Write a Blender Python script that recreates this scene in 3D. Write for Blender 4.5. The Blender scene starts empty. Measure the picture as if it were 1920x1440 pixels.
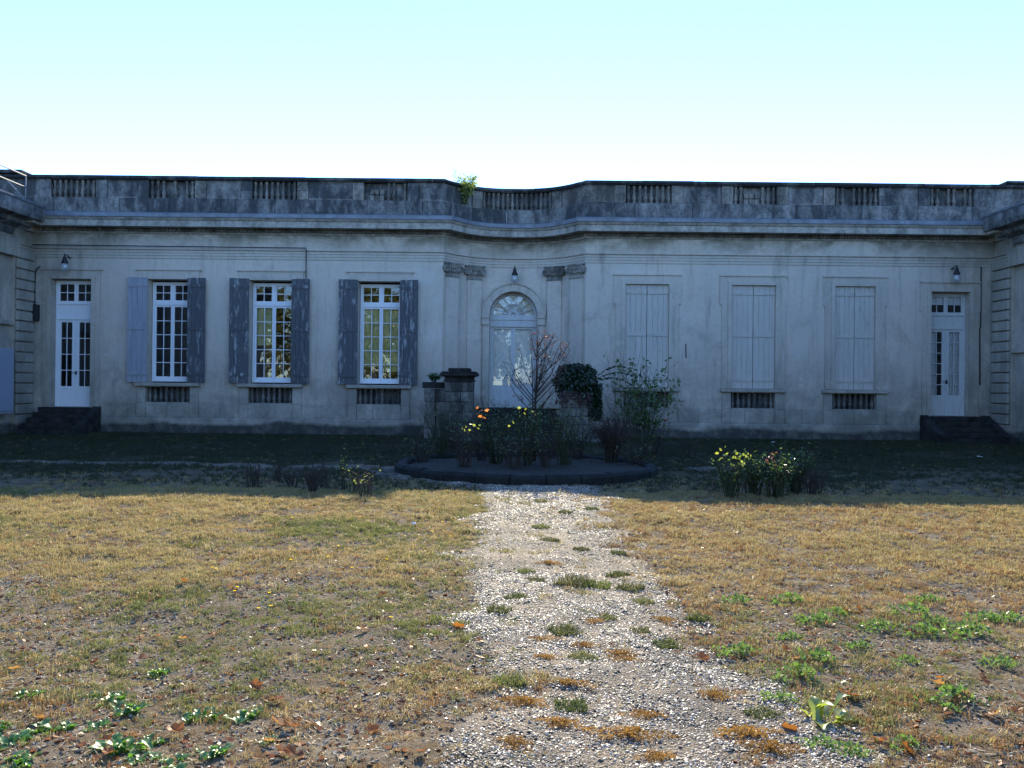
import bpy, math, random
import numpy as np
from mathutils import Vector, Matrix

R = math.radians
scene = bpy.context.scene
COL = scene.collection

# ------------------------------------------------------------------ camera
F, H, ROLL = 1600.0, 1.55, R(0.6)
YH = 725.0
PITCH = math.atan((YH - 720.0) / F)
cam = bpy.data.cameras.new("camera")
cam.sensor_width = 36.0
cam.lens = 36.0 * F / 1920.0
cam.clip_start, cam.clip_end = 0.05, 2000.0
camo = bpy.data.objects.new("camera", cam)
COL.objects.link(camo)
camo.location = (0, 0, H)
camo.rotation_euler = (R(90) + PITCH, -ROLL, 0)
scene.camera = camo

# ------------------------------------------------------------------ light
SUN_EL, SUN_AZ = R(27.6), R(1.7)          # azimuth from +Y towards +X
world = bpy.data.worlds.new("World")
scene.world = world
world.use_nodes = True
wn = world.node_tree.nodes; wl = world.node_tree.links
wn.clear()
sky = wn.new('ShaderNodeTexSky'); sky.sky_type = 'NISHITA'
sky.sun_disc = False
sky.sun_elevation = SUN_EL
sky.sun_rotation = SUN_AZ
sky.air_density = 1.0; sky.dust_density = 0.0; sky.ozone_density = 3.0
tint = wn.new('ShaderNodeMix'); tint.data_type = 'RGBA'; tint.blend_type = 'MULTIPLY'
tint.inputs[0].default_value = 1.0
tint.inputs[7].default_value = (0.86, 1.05, 1.33, 1)
bg = wn.new('ShaderNodeBackground'); bg.inputs[1].default_value = 0.15
wo = wn.new('ShaderNodeOutputWorld')
wl.new(sky.outputs[0], tint.inputs[6]); wl.new(tint.outputs[2], bg.inputs[0]); wl.new(bg.outputs[0], wo.inputs[0])
sun = bpy.data.lights.new("sun", 'SUN'); sun.energy = 4.9; sun.angle = R(0.5); sun.color = (1.0, 0.88, 0.66)
suno = bpy.data.objects.new("sun", sun); COL.objects.link(suno)
sd = Vector((math.cos(SUN_EL) * math.sin(SUN_AZ), math.cos(SUN_EL) * math.cos(SUN_AZ), math.sin(SUN_EL)))
suno.rotation_euler = sd.to_track_quat('Z', 'Y').to_euler()
suno.location = sd * 60
scene.view_settings.view_transform = 'Standard'
scene.view_settings.look = 'None'
scene.view_settings.exposure = 1.34
scene.view_settings.gamma = 1.0
scene.view_settings.use_curve_mapping = False
scene.render.engine = 'CYCLES'
scene.cycles.use_denoising = True
scene.cycles.max_bounces = 6
scene.cycles.transparent_max_bounces = 12
scene.cycles.sample_clamp_indirect = 6.0

# ------------------------------------------------------------------ measuring helpers
CR, SR = math.cos(ROLL), math.sin(ROLL)
def unroll(px, py):
    dx, dy = px - 960.0, py - 720.0
    return 960.0 + dx * CR + dy * SR, 720.0 - dx * SR + dy * CR
def at(px, py, Y):
    x, y = unroll(px, py)
    return Vector(((x - 960.0) * Y / F, Y, H + (YH - y) * Y / F))
def gnd(px, py):
    x, y = unroll(px, py)
    Y = H * F / (y - YH)
    return (x - 960.0) * Y / F, Y

# ------------------------------------------------------------------ objects
def tag(o, label=None, cat=None, group=None, kind=None):
    if label: o['label'] = label
    if cat: o['category'] = cat
    if group: o['group'] = group
    if kind: o['kind'] = kind
    return o
def empty(name, loc, label, cat, group=None):
    o = bpy.data.objects.new(name, None); COL.objects.link(o)
    o.location = loc; o.empty_display_size = 0.1
    return tag(o, label, cat, group)

class MB:
    def __init__(s):
        s.v = []; s.f = []; s.sm = []
    def add(s, vs, fs, smooth=False):
        n = len(s.v); s.v += [tuple(v) for v in vs]
        s.f += [tuple(i + n for i in f) for f in fs]; s.sm += [smooth] * len(fs)
    def box(s, x0, x1, y0, y1, z0, z1):
        s.add([(x0, y0, z0), (x1, y0, z0), (x1, y1, z0), (x0, y1, z0), (x0, y0, z1), (x1, y0, z1), (x1, y1, z1), (x0, y1, z1)],
              [(3, 2, 1, 0), (4, 5, 6, 7), (0, 1, 5, 4), (1, 2, 6, 5), (2, 3, 7, 6), (3, 0, 4, 7)])
    def boxm(s, M, x0, x1, y0, y1, z0, z1):
        n = len(s.v); s.box(x0, x1, y0, y1, z0, z1)
        for i in range(n, len(s.v)): s.v[i] = tuple(M @ Vector(s.v[i]))
    def quad(s, a, b, c, d): s.add([a, b, c, d], [(0, 1, 2, 3)])
    def tube(s, pts, rads, n=6, cap=True, smooth=True):
        pts = [Vector(p) for p in pts]
        if not hasattr(rads, '__len__'): rads = [rads] * len(pts)
        vs = []; fs = []
        for i, p in enumerate(pts):
            t = (pts[min(i + 1, len(pts) - 1)] - pts[max(i - 1, 0)])
            if t.length < 1e-9: t = Vector((0, 0, 1))
            t.normalize()
            u = t.cross(Vector((0.03, 1, 0.02)) if abs(t.y) < 0.9 else Vector((1, 0, 0))); u.normalize(); w = t.cross(u)
            for k in range(n):
                a = 2 * math.pi * k / n
                vs.append(p + (u * math.cos(a) + w * math.sin(a)) * rads[i])
        for i in range(len(pts) - 1):
            for k in range(n):
                a = i * n + k; b = i * n + (k + 1) % n
                fs.append((a, b, b + n, a + n))
        if cap:
            fs.append(tuple(range(n))[::-1]); m = (len(pts) - 1) * n; fs.append(tuple(m + k for k in range(n)))
        s.add(vs, fs, smooth)
    def lathe(s, prof, c=(0, 0, 0), n=8, smooth=True):
        vs = []; fs = []
        for r, z in prof:
            for k in range(n):
                a = 2 * math.pi * (k + .5) / n
                vs.append((c[0] + r * math.cos(a), c[1] + r * math.sin(a), c[2] + z))
        for i in range(len(prof) - 1):
            for k in range(n):
                a = i * n + k; b = i * n + (k + 1) % n
                fs.append((a, b, b + n, a + n))
        fs.append(tuple(range(n))[::-1]); m = (len(prof) - 1) * n; fs.append(tuple(m + k for k in range(n)))
        s.add(vs, fs, smooth)
    def mesh(s, name, mat):
        me = bpy.data.meshes.new(name)
        me.from_pydata(s.v, [], s.f)
        if any(s.sm): me.polygons.foreach_set('use_smooth', s.sm)
        if mat: me.materials.append(mat)
        me.update()
        return me
    def build(s, name, mat, parent=None, kind=None):
        return link(name, s.mesh(name, mat), parent, kind)
def link(name, me, parent=None, kind=None, loc=None):
    o = bpy.data.objects.new(name, me); COL.objects.link(o)
    if parent is not None:
        o.parent = parent
        if loc is None:                         # mesh in world coordinates
            p = parent; off = Vector((0, 0, 0))
            while p is not None: off += p.location; p = p.parent
            o.location = -off
        else: o.location = loc
    elif loc is not None: o.location = loc
    if kind: o['kind'] = kind
    return o
def bevel(o, w=0.012, seg=1):
    m = o.modifiers.new('bevel', 'BEVEL'); m.width = w; m.segments = seg; m.limit_method = 'ANGLE'; m.angle_limit = R(40)
    return o

# ------------------------------------------------------------------ materials
class N:
    def __init__(s, name):
        s.m = bpy.data.materials.new(name); s.m.use_nodes = True
        s.t = s.m.node_tree; s.t.nodes.clear()
        s.out = s.t.nodes.new('ShaderNodeOutputMaterial')
    def n(s, typ, **kw):
        x = s.t.nodes.new(typ)
        for k, v in kw.items(): setattr(x, k, v)
        return x
    def l(s, a, b): s.t.links.new(a, b)
    def put(s, sock, v):
        if hasattr(v, 'is_output') or isinstance(v, bpy.types.NodeSocket): s.l(v, sock)
        elif isinstance(v, (tuple, list)) and len(v) == 3 and sock.type == 'RGBA': sock.default_value = (*v, 1)
        else: sock.default_value = v
    def pos(s): return s.n('ShaderNodeNewGeometry').outputs['Position']
    def objc(s): return s.n('ShaderNodeTexCoord').outputs['Object']
    def rnd(s): return s.n('ShaderNodeObjectInfo').outputs['Random']
    def scale(s, v, sc):
        x = s.n('ShaderNodeVectorMath', operation='MULTIPLY'); s.l(v, x.inputs[0]); x.inputs[1].default_value = sc; return x.outputs[0]
    def noise(s, v, sc=1.0, det=4.0, rough=.55, dist=0.0):
        x = s.n('ShaderNodeTexNoise'); s.l(v, x.inputs['Vector'])
        x.inputs['Scale'].default_value = sc; x.inputs['Detail'].default_value = det; x.inputs['Roughness'].default_value = rough; x.inputs['Distortion'].default_value = dist
        return x.outputs[0]
    def voro(s, v, sc, feat='F1', out='Distance'):
        x = s.n('ShaderNodeTexVoronoi', feature=feat); s.l(v, x.inputs['Vector']); x.inputs['Scale'].default_value = sc
        return x.outputs[out]
    def sep(s, v):
        x = s.n('ShaderNodeSeparateXYZ'); s.l(v, x.inputs[0]); return x.outputs
    def map(s, v, a, b, c=0.0, d=1.0):
        x = s.n('ShaderNodeMapRange'); s.put(x.inputs[0], v)
        for i, q in enumerate((a, b, c, d)): s.put(x.inputs[i + 1], q)
        x.clamp = True; return x.outputs[0]
    def math(s, op, a, b=0.0):
        x = s.n('ShaderNodeMath', operation=op); s.put(x.inputs[0], a); s.put(x.inputs[1], b); return x.outputs[0]
    def mix(s, f, a, b, mode='MIX'):
        x = s.n('ShaderNodeMix', data_type='RGBA', blend_type=mode); s.put(x.inputs[0], f); s.put(x.inputs[6], a); s.put(x.inputs[7], b); return x.outputs[2]
    def bump(s, h, strength=.4, dist=.02):
        x = s.n('ShaderNodeBump'); s.put(x.inputs['Height'], h); x.inputs['Strength'].default_value = strength; x.inputs['Distance'].default_value = dist; return x.outputs[0]
    def pbr(s, col, rough=.8, normal=None, metal=0.0, spec=.3, trans=None, sheen=None):
        b = s.n('ShaderNodeBsdfPrincipled'); s.put(b.inputs['Base Color'], col); s.put(b.inputs['Roughness'], rough)
        b.inputs['Metallic'].default_value = metal; s.put(b.inputs['Specular IOR Level'], spec)
        if normal is not None: s.l(normal, b.inputs['Normal'])
        s.l(b.outputs[0], s.out.inputs[0]); return s.m
    def leaf(s, col, tr=.5, gloss=.08, tcol=None, rough=.35):
        d = s.n('ShaderNodeBsdfDiffuse'); s.put(d.inputs[0], col)
        t = s.n('ShaderNodeBsdfTranslucent'); s.put(t.inputs[0], tcol if tcol is not None else col)
        g = s.n('ShaderNodeBsdfGlossy'); g.inputs['Roughness'].default_value = rough; g.inputs[0].default_value = (1, 1, 1, 1)
        m1 = s.n('ShaderNodeMixShader'); m1.inputs[0].default_value = tr; s.l(d.outputs[0], m1.inputs[1]); s.l(t.outputs[0], m1.inputs[2])
        m2 = s.n('ShaderNodeMixShader'); m2.inputs[0].default_value = gloss; s.l(m1.outputs[0], m2.inputs[1]); s.l(g.outputs[0], m2.inputs[2])
        s.l(m2.outputs[0], s.out.inputs[0]); return s.m

def m_plaster(name, c1, c2, streak=.55, frieze=True):
    n = N(name); p = n.pos(); xyz = n.sep(p)
    big = n.noise(p, .55, 5, .6); fine = n.noise(p, 9, 4, .6)
    col = n.mix(n.map(big, .35, .65), c1, c2)
    col = n.mix(n.map(fine, .45, .75, 0, .35), col, (c2[0] * .72, c2[1] * .72, c2[2] * .7))
    st = n.noise(n.scale(p, (2.2, 2.2, .28)), 1.6, 6, .65)                     # rain runs
    col = n.mix(n.map(st, .52, .78, 0, streak), col, (.17, .16, .135))
    pat = n.noise(p, 1.15, 6, .68, .6)                                          # repairs, blotches
    col = n.mix(n.map(pat, .56, .70, 0, .5), col, (.27, .24, .19))
    pat2 = n.noise(n.scale(p, (1, 1, 1.3)), .8, 4, .6, .3)
    col = n.mix(n.map(pat2, .60, .66, 0, .25), col, (.60, .57, .53))
    if frieze:                                                                  # lichen hanging below the cornice
        band = n.math('MULTIPLY', n.map(xyz[2], 5.62, 6.15), n.map(n.noise(n.scale(p, (1, 1, 1.4)), 1.1, 6, .7, .5), .36, .60))
        col = n.mix(n.math('MULTIPLY', band, .85), col, (.145, .13, .085))
        ends = n.map(n.math('ABSOLUTE', xyz[0]), 10.5, 15.2)
        band2 = n.math('MULTIPLY', n.map(xyz[2], 5.2, 6.3), ends)
        col = n.mix(n.math('MULTIPLY', band2, n.map(n.noise(p, 1.7, 5, .7), .3, .6, 0, .7)), col, (.11, .10, .07))
        side = n.math('MULTIPLY', n.map(n.math('ABSOLUTE', xyz[0]), 12.3, 15.0), n.map(n.noise(n.scale(p, (1, 1, .5)), 1.2, 6, .7, .3), .30, .62))
        col = n.mix(n.math('MULTIPLY', side, .62), col, (.15, .14, .11))  # blotchy dirt at the wall ends, also painting in shade from the wings
        low = n.math('MULTIPLY', n.map(xyz[2], 3.0, .5), n.map(n.noise(p, 1.4, 6, .7, .5), .28, .60))
        col = n.mix(n.math('MULTIPLY', low, .85), col, (.165, .155, .13))  # blotchy dirt towards the ground, also painting in ambient shade and vignette
        damp = n.math('ADD', n.math('MULTIPLY', n.noise(p, 5, 5, .7), .10), n.math('MULTIPLY', n.noise(n.scale(p, (1, 1, .4)), .5, 5, .55), .50))
        damp_m = n.map(n.math('SUBTRACT', xyz[2], damp), .05, -.06)
        col = n.mix(n.math('MULTIPLY', damp_m, n.map(n.noise(p, 3, 5, .7), .2, .55, .45, .92)), col, (.038, .039, .036))
    drip = n.noise(n.scale(p, (9, 9, .22)), 1.0, 5, .7)
    dm = n.math('MULTIPLY', n.map(drip, .60, .72), n.map(n.noise(p, .7, 4, .6), .45, .6))
    col = n.mix(n.math('MULTIPLY', dm, .45), col, (.13, .12, .10))
    cr = n.voro(n.mix(.5, p, n.noise(p, 1.6, 6, .7), 'ADD'), .3, 'DISTANCE_TO_EDGE')
    crm = n.math('MULTIPLY', n.map(cr, .003, .0), n.map(n.noise(p, .9, 3), .58, .64))
    col = n.mix(n.math('MULTIPLY', crm, .45), col, (.12, .10, .08))
    h = n.math('ADD', n.math('MULTIPLY', n.noise(p, 2.3, 6, .6), 1.0), n.math('MULTIPLY', fine, .35))
    return n.pbr(col, .9, n.bump(h, .35, .03), spec=.15)
def m_darkstone(name, dark, light, lo=.46, hi=.62):
    n = N(name); p = n.pos()
    a = n.noise(n.scale(p, (1, 1, .45)), 2.4, 7, .68, .4); b = n.noise(p, 11, 5, .65)
    r = n.rnd()
    f = n.map(n.math('ADD', a, n.math('MULTIPLY', n.math('SUBTRACT', r, .5), .13)), lo, hi)
    col = n.mix(f, dark, light)
    col = n.mix(n.map(b, .42, .7, 0, .6), col, tuple(x * .55 for x in dark))
    st = n.noise(n.scale(p, (5, 5, .5)), 1.5, 5, .6)
    col = n.mix(n.map(st, .54, .72, 0, .45), col, tuple(.5 * q + .5 * w for q, w in zip(dark, light)))
    return n.pbr(col, .92, n.bump(n.math('ADD', a, n.math('MULTIPLY', b, .5)), .6, .03), spec=.15)
def m_paint(name, col, wear=.15):
    n = N(name); p = n.pos(); f = n.noise(n.scale(p, (3, 3, .8)), 2.5, 5, .6); g = n.noise(p, 30, 3)
    c = n.mix(n.map(f, .5, .75, 0, wear), col, tuple(x * .5 for x in col))
    c = n.mix(n.map(g, .55, .75, 0, wear), c, tuple(x * .7 for x in col))
    return n.pbr(c, .5, n.bump(f, .08, .01), spec=.35)
def m_peel(name, base, flake, lo, hi):
    n = N(name); p = n.pos(); r = n.rnd()
    v = n.scale(p, (7, 7, 1.1)); a = n.noise(v, 1.7, 8, .7, .3); b = n.noise(n.scale(p, (22, 22, 4)), 1.0, 5, .65)
    k = n.math('ADD', n.math('ADD', n.math('MULTIPLY', a, .7), n.math('MULTIPLY', b, .3)), n.math('MULTIPLY', n.math('SUBTRACT', r, .5), .07))
    f = n.map(k, lo, hi)
    c = n.mix(f, base, flake)
    c = n.mix(n.map(n.noise(n.scale(p, (30, 30, 1.2)), 1, 4), .55, .75, 0, .5), c, tuple(x * .5 for x in base))
    return n.pbr(c, .7, n.bump(f, .5, .006), spec=.25)
def m_simple(name, col, rough=.7, var=.35, sc=6, metal=0.0, spec=.3, bumpk=.3):
    n = N(name); p = n.pos(); f = n.noise(p, sc, 5, .62)
    c = n.mix(n.map(f, .3, .7), tuple(x * (1 - var) for x in col), tuple(min(1, x * (1 + var)) for x in col))
    return n.pbr(c, rough, n.bump(f, bumpk, .02), metal, spec)
def m_leaf(name, c1, c2, tr=.5, gloss=.06, sc=9, tboost=1.5):
    n = N(name); p = n.pos(); f = n.noise(p, sc, 3, .6)
    c = n.mix(n.map(f, .35, .65), c1, c2)
    t = n.mix(1.0, c, (tboost, tboost, tboost * .6), 'MULTIPLY')
    return n.leaf(c, tr, gloss, t)

M = {}
M['wall'] = m_plaster('weathered_plaster', (.60, .515, .42), (.52, .46, .385))
M['trim'] = m_plaster('plaster_trim', (.56, .49, .40), (.47, .42, .35), .7)
M['blocks'] = m_plaster('base_stone', (.50, .45, .375), (.38, .35, .29), .6)
M['cornice'] = m_darkstone('cornice_stone', (.20, .19, .165), (.42, .39, .34), .36, .55)
M['dentil'] = m_darkstone('dentil_stone', (.10, .09, .075), (.27, .25, .21), .45, .65)
M['capital'] = m_darkstone('carved_stone', (.12, .11, .095), (.36, .33, .28), .36, .60)
M['parapet'] = m_darkstone('blackened_stone', (.056, .060, .064), (.26, .255, .245), .43, .68)
M['parapet_pale'] = m_darkstone('washed_stone', (.075, .072, .066), (.27, .25, .22), .38, .62)
M['coping'] = m_darkstone('coping_stone', (.032, .034, .038), (.13, .13, .13), .5, .68)
M['baluster'] = m_darkstone('baluster_stone', (.075, .072, .066), (.25, .235, .21), .38, .64)
M['zinc'] = m_simple('zinc_sheet', (.15, .165, .19), .5, .3, 3, .2, .4, .1)
M['white'] = m_paint('white_paint', (.72, .73, .74))
M['oldwhite'] = m_paint('dull_white_paint', (.50, .50, .48), .45)
M['pale_shutter'] = m_peel('pale_shutter_paint', (.50, .46, .40), (.38, .35, .30), .52, .64)
M['lav_shutter'] = m_peel('faded_lavender_paint', (.31, .315, .34), (.22, .225, .25), .50, .66)
M['dark_shutter'] = m_peel('peeling_dark_paint', (.088, .092, .098), (.36, .365, .36), .53, .62)
M['steps'] = m_simple('step_stone', (.030, .029, .027), .9, .6, 3.5, bumpk=.6, spec=.1)
M['pier'] = m_darkstone('pier_stone', (.06, .056, .05), (.25, .235, .205), .40, .64)
M['kerb'] = m_simple('mossy_kerb', (.012, .013, .012), .9, .5, 7, bumpk=.8)
M['iron'] = m_simple('black_iron', (.02, .02, .022), .5, .3, 20)
M['rail'] = m_simple('galvanised_rail', (.22, .23, .25), .6, .1, 10, .2)
M['inner'] = m_simple('room_wall', (.22, .21, .20), .9, .2, 1)
M['cloth'] = m_simple('net_curtain', (.72, .72, .70), .9, .15, 12)
M['roof'] = m_simple('flat_roof', (.10, .10, .10), .9, .3, 2)
M['cabinet'] = m_paint('cabinet_paint', (.27, .30, .36), .1)
n = N('olive_blind'); p = n.pos(); f = n.noise(p, 5, 6, .7, .5)
M['blind'] = n.pbr(n.mix(n.map(f, .35, .65), (.42, .38, .14), (.60, .57, .32)), .85)
n = N('window_glass'); lw = n.n('ShaderNodeFresnel'); lw.inputs[0].default_value = 1.5
tr_ = n.n('ShaderNodeBsdfTransparent'); tr_.inputs[0].default_value = (.86, .89, .90, 1)
gl = n.n('ShaderNodeBsdfGlossy'); gl.inputs['Roughness'].default_value = .015; gl.inputs[0].default_value = (1, 1, 1, 1)
gp = n.pos(); n.l(n.bump(n.noise(gp, 2.2, 2), .05, .02), gl.inputs['Normal'])
mx = n.n('ShaderNodeMixShader'); n.l(n.math('MINIMUM', n.math('MULTIPLY', lw.outputs[0], 1.9), 1.0), mx.inputs[0]); n.l(tr_.outputs[0], mx.inputs[1]); n.l(gl.outputs[0], mx.inputs[2])
n.l(mx.outputs[0], n.out.inputs[0]); M['glass'] = n.m
n = N('lamp_glass'); g_ = n.n('ShaderNodeBsdfGlossy'); g_.inputs['Roughness'].default_value = .05
t_ = n.n('ShaderNodeBsdfTransparent'); t_.inputs[0].default_value = (.8, .85, .88, 1); d_ = n.n('ShaderNodeBsdfDiffuse'); d_.inputs[0].default_value = (.6, .62, .62, 1)
m_ = n.n('ShaderNodeMixShader'); m_.inputs[0].default_value = .35; n.l(t_.outputs[0], m_.inputs[1]); n.l(d_.outputs[0], m_.inputs[2])
m2_ = n.n('ShaderNodeMixShader'); m2_.inputs[0].default_value = .15; n.l(m_.outputs[0], m2_.inputs[1]); n.l(g_.outputs[0], m2_.inputs[2]); n.l(m2_.outputs[0], n.out.inputs[0])
M['lampglass'] = n.m

# ground materials
def m_lawn():
    n = N('dry_lawn_soil'); p = n.pos()
    a = n.noise(p, .8, 6, .65, .3); b = n.noise(p, 6, 6, .7); c = n.noise(p, 45, 4, .7); d = n.noise(p, 160, 2, .6)
    col = n.mix(n.map(a, .35, .65), (.19, .155, .11), (.25, .21, .155))
    col = n.mix(n.map(b, .45, .62), col, (.13, .095, .05))
    col = n.mix(n.map(c, .50, .68, 0, .8), col, (.06, .045, .026))
    col = n.mix(n.map(d, .60, .72, 0, .6), col, (.42, .37, .29))
    sand = n.map(n.noise(p, .5, 5, .65, .5), .42, .60)
    col = n.mix(n.math('MULTIPLY', n.math('SUBTRACT', 1.0, sand), .55), col, (.115, .08, .048))
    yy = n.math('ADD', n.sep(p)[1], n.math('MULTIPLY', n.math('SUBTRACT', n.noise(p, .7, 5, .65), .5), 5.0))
    col = n.mix(n.map(yy, 12.5, 18.0), col, n.mix(n.map(b, .4, .65), (.038, .040, .024), (.075, .068, .045)))   # mossy earth along the house, darkened to put building shade into the colour
    h = n.math('ADD', n.math('MULTIPLY', b, .6), n.math('ADD', n.math('MULTIPLY', c, .5), n.math('MULTIPLY', d, .2)))
    return n.pbr(col, .95, n.bump(h, 1.0, .05), spec=.05)
def m_gravel():
    n = N('shell_gravel'); p = n.pos()
    v = n.voro(p, 90, 'F1', 'Distance'); vc = n.voro(p, 90, 'F1', 'Color'); a = n.noise(p, 1.6, 5, .65); b = n.noise(p, 14, 5, .7)
    g = n.sep(vc)[0]
    col = n.mix(g, (.10, .088, .075), (.30, .265, .225))
    col = n.mix(n.map(v, .25, .55), col, (.05, .043, .035))
    col = n.mix(n.map(a, .42, .60, 0, .9), col, (.21, .165, .115))
    h = n.math('ADD', n.math('MULTIPLY', n.math('SUBTRACT', 1.0, v), .6), n.math('MULTIPLY', b, .6))
    return n.pbr(col, n.map(g, 0, 1, .6, .95), n.bump(h, 1.0, .02), spec=.12)
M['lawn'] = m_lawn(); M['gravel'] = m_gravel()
M['soil'] = m_simple('bed_soil', (.032, .028, .021), .95, .5, 14, bumpk=1.0)
n = N('pebble'); r_ = n.rnd(); M['pebble'] = n.pbr(n.mix(n.map(r_, .25, .95), (.075, .06, .045), (.56, .47, .36)), n.map(r_, 0, 1, .6, .42), spec=.3)
M['clod'] = m_simple('dark_clod', (.15, .115, .075), .95, .4, 30, spec=.05)
M['clod2'] = m_simple('sandy_clod', (.30, .25, .185), .95, .3, 30, spec=.05)
M['straw'] = m_simple('straw', (.55, .45, .28), .8, .35, 20, spec=.1)
def m_grass(name, c1, c2, c3, tr=.45):
    n = N(name); p = n.pos(); f = n.noise(p, .9, 4, .6); g = n.noise(p, 7, 3, .6); r = n.rnd()
    c = n.mix(n.map(f, .38, .62), c1, c2); c = n.mix(n.math('MULTIPLY', n.map(g, .4, .6), n.map(r, .2, 1.0)), c, c3)
    c = n.mix(n.map(r, .0, 1.0, 0, .35), c, (c[0] if False else (.10, .075, .04)))
    return n.leaf(c, tr, .02, None, .4)
M['dry'] = m_grass('dry_grass', (.46, .35, .145), (.37, .31, .12), (.58, .48, .26))
M['brown'] = m_grass('brown_grass', (.36, .205, .08), (.28, .16, .062), (.43, .27, .125))
M['green'] = m_grass('green_grass', (.15, .19, .05), (.21, .23, .06), (.32, .30, .11))
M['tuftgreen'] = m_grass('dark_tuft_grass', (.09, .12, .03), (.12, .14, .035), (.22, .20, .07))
M['shadedark'] = m_grass('shade_darkened_grass', (.025, .047, .017), (.042, .06, .022), (.075, .072, .03))  # greener grass by the house, darkened so its colour carries the shade
M['weed'] = m_leaf('weed_leaf', (.07, .17, .025), (.12, .25, .045), .5, .05)
M['weedfine'] = m_leaf('clover_leaf', (.075, .15, .035), (.13, .21, .06), .45, .035)
M['moss'] = m_leaf('orange_moss', (.36, .205, .075), (.20, .11, .042), .35, .0, 6)
M['deadleaf'] = m_leaf('dead_leaf', (.30, .115, .035), (.20, .08, .03), .35, .02, 12)
M['deadleaf2'] = m_leaf('pale_dead_leaf', (.38, .22, .10), (.28, .14, .06), .35, .02, 12)
M['twig'] = m_simple('twig_bark', (.045, .036, .03), .85, .4, 30)
M['greentwig'] = m_simple('green_stem', (.035, .042, .02), .7, .4, 20)
M['trunk'] = m_simple('bark', (.10, .08, .06), .9, .4, 10, bumpk=1.0)
M['roseleaf'] = m_leaf('rose_leaf', (.05, .10, .025), (.09, .14, .035), .5, .06)
M['yleaf'] = m_leaf('yellow_green_leaf', (.20, .27, .05), (.29, .31, .06), .55, .06)
M['oleaf'] = m_leaf('orange_leaf', (.42, .16, .05), (.36, .10, .04), .55, .06)
M['rleaf'] = m_leaf('red_leaf', (.15, .06, .05), (.10, .042, .04), .45, .05)
M['ivyleaf'] = m_leaf('ivy_leaf', (.012, .030, .010), (.022, .045, .015), .3, .05)
M['petal'] = m_leaf('red_petal', (.35, .02, .035), (.28, .015, .03), .4, .03)
M['ypetal'] = m_leaf('yellow_petal', (.80, .60, .02), (.75, .55, .02), .4, .03)
M['paper'] = m_simple('white_paper', (.8, .8, .78), .8, .05, 5)
M['treeleaf'] = m_leaf('plane_leaf', (.16, .20, .04), (.28, .26, .06), .4, .05, .8)

# ------------------------------------------------------------------ noise + ground height
rng = np.random.default_rng(7)
_T = rng.random((256, 256))
def vnoise(x, y):
    x = np.asarray(x, float); y = np.asarray(y, float)
    xi = np.floor(x).astype(int); yi = np.floor(y).astype(int); fx = x - xi; fy = y - yi
    fx = fx * fx * (3 - 2 * fx); fy = fy * fy * (3 - 2 * fy)
    g = lambda a, b: _T[a & 255, b & 255]
    return (g(xi, yi) * (1 - fx) + g(xi + 1, yi) * fx) * (1 - fy) + (g(xi, yi + 1) * (1 - fx) + g(xi + 1, yi + 1) * fx) * fy
def fbm(x, y, o=4):
    s = 0; a = .5; t = 0
    for i in range(o):
        s = s + a * vnoise(np.asarray(x) * 2 ** i + 17.3 * i, np.asarray(y) * 2 ** i + 9.1 * i); t += a; a *= .5
    return s / t
BED = (0.27, 16.0, 2.42)
def hgt(x, y):
    x = np.asarray(x, float); y = np.asarray(y, float)
    h = (fbm(x * .45, y * .45, 3) - .5) * .09 + (fbm(x * 2.6 + 40, y * 2.6, 4) - .5) * .065
    fade = np.clip((25.6 - y) / 1.5, 0, 1) * np.clip((14.6 - np.abs(x)) / 1.0, 0, 1) * np.clip((y + 6) / 3, 0, 1)
    return h * fade
_le = [gnd(*q) for q in ((897, 925), (886, 1000), (876, 1080), (890, 1150), (915, 1210), (915, 1280), (885, 1360), (845, 1440))]
_re = [gnd(*q) for q in ((1145, 945), (1198, 1010), (1228, 1080), (1268, 1128), (1330, 1200), (1390, 1255), (1445, 1315), (1495, 1375), (1545, 1440))]
_le.sort(key=lambda q: q[1]); _re.sort(key=lambda q: q[1])
def pathness(x, y):
    """> 0 on the gravel, in metres from its edge"""
    x = np.asarray(x, float); y = np.asarray(y, float)
    L = np.interp(y, [q[1] for q in _le], [q[0] for q in _le]); Rr = np.interp(y, [q[1] for q in _re], [q[0] for q in _re])
    f = np.minimum(x - L, Rr - x); f = np.where(y > 13.4, -9, f)
    d = np.hypot(x - BED[0], y - BED[1])
    f = np.maximum(f, np.where(x > .9, -9, 0) + np.minimum(2.75 + .3 * np.sin(np.arctan2(y - BED[1], x - BED[0]) + 2.5) - d, d - 1.5))
    cy = 16.4 + .15 * np.sin(x * .5)
    c = .36 - np.abs(y - cy); c = np.where(x > 0, .2 - np.abs(y - cy), c); c = np.where(x > 5, -9, c)
    f = np.maximum(f, c)
    return f + (fbm(x * 1.4 + 5, y * 1.4, 4) - .5) * 1.0 + (fbm(x * 6 + 2, y * 6, 3) - .5) * .45

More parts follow.
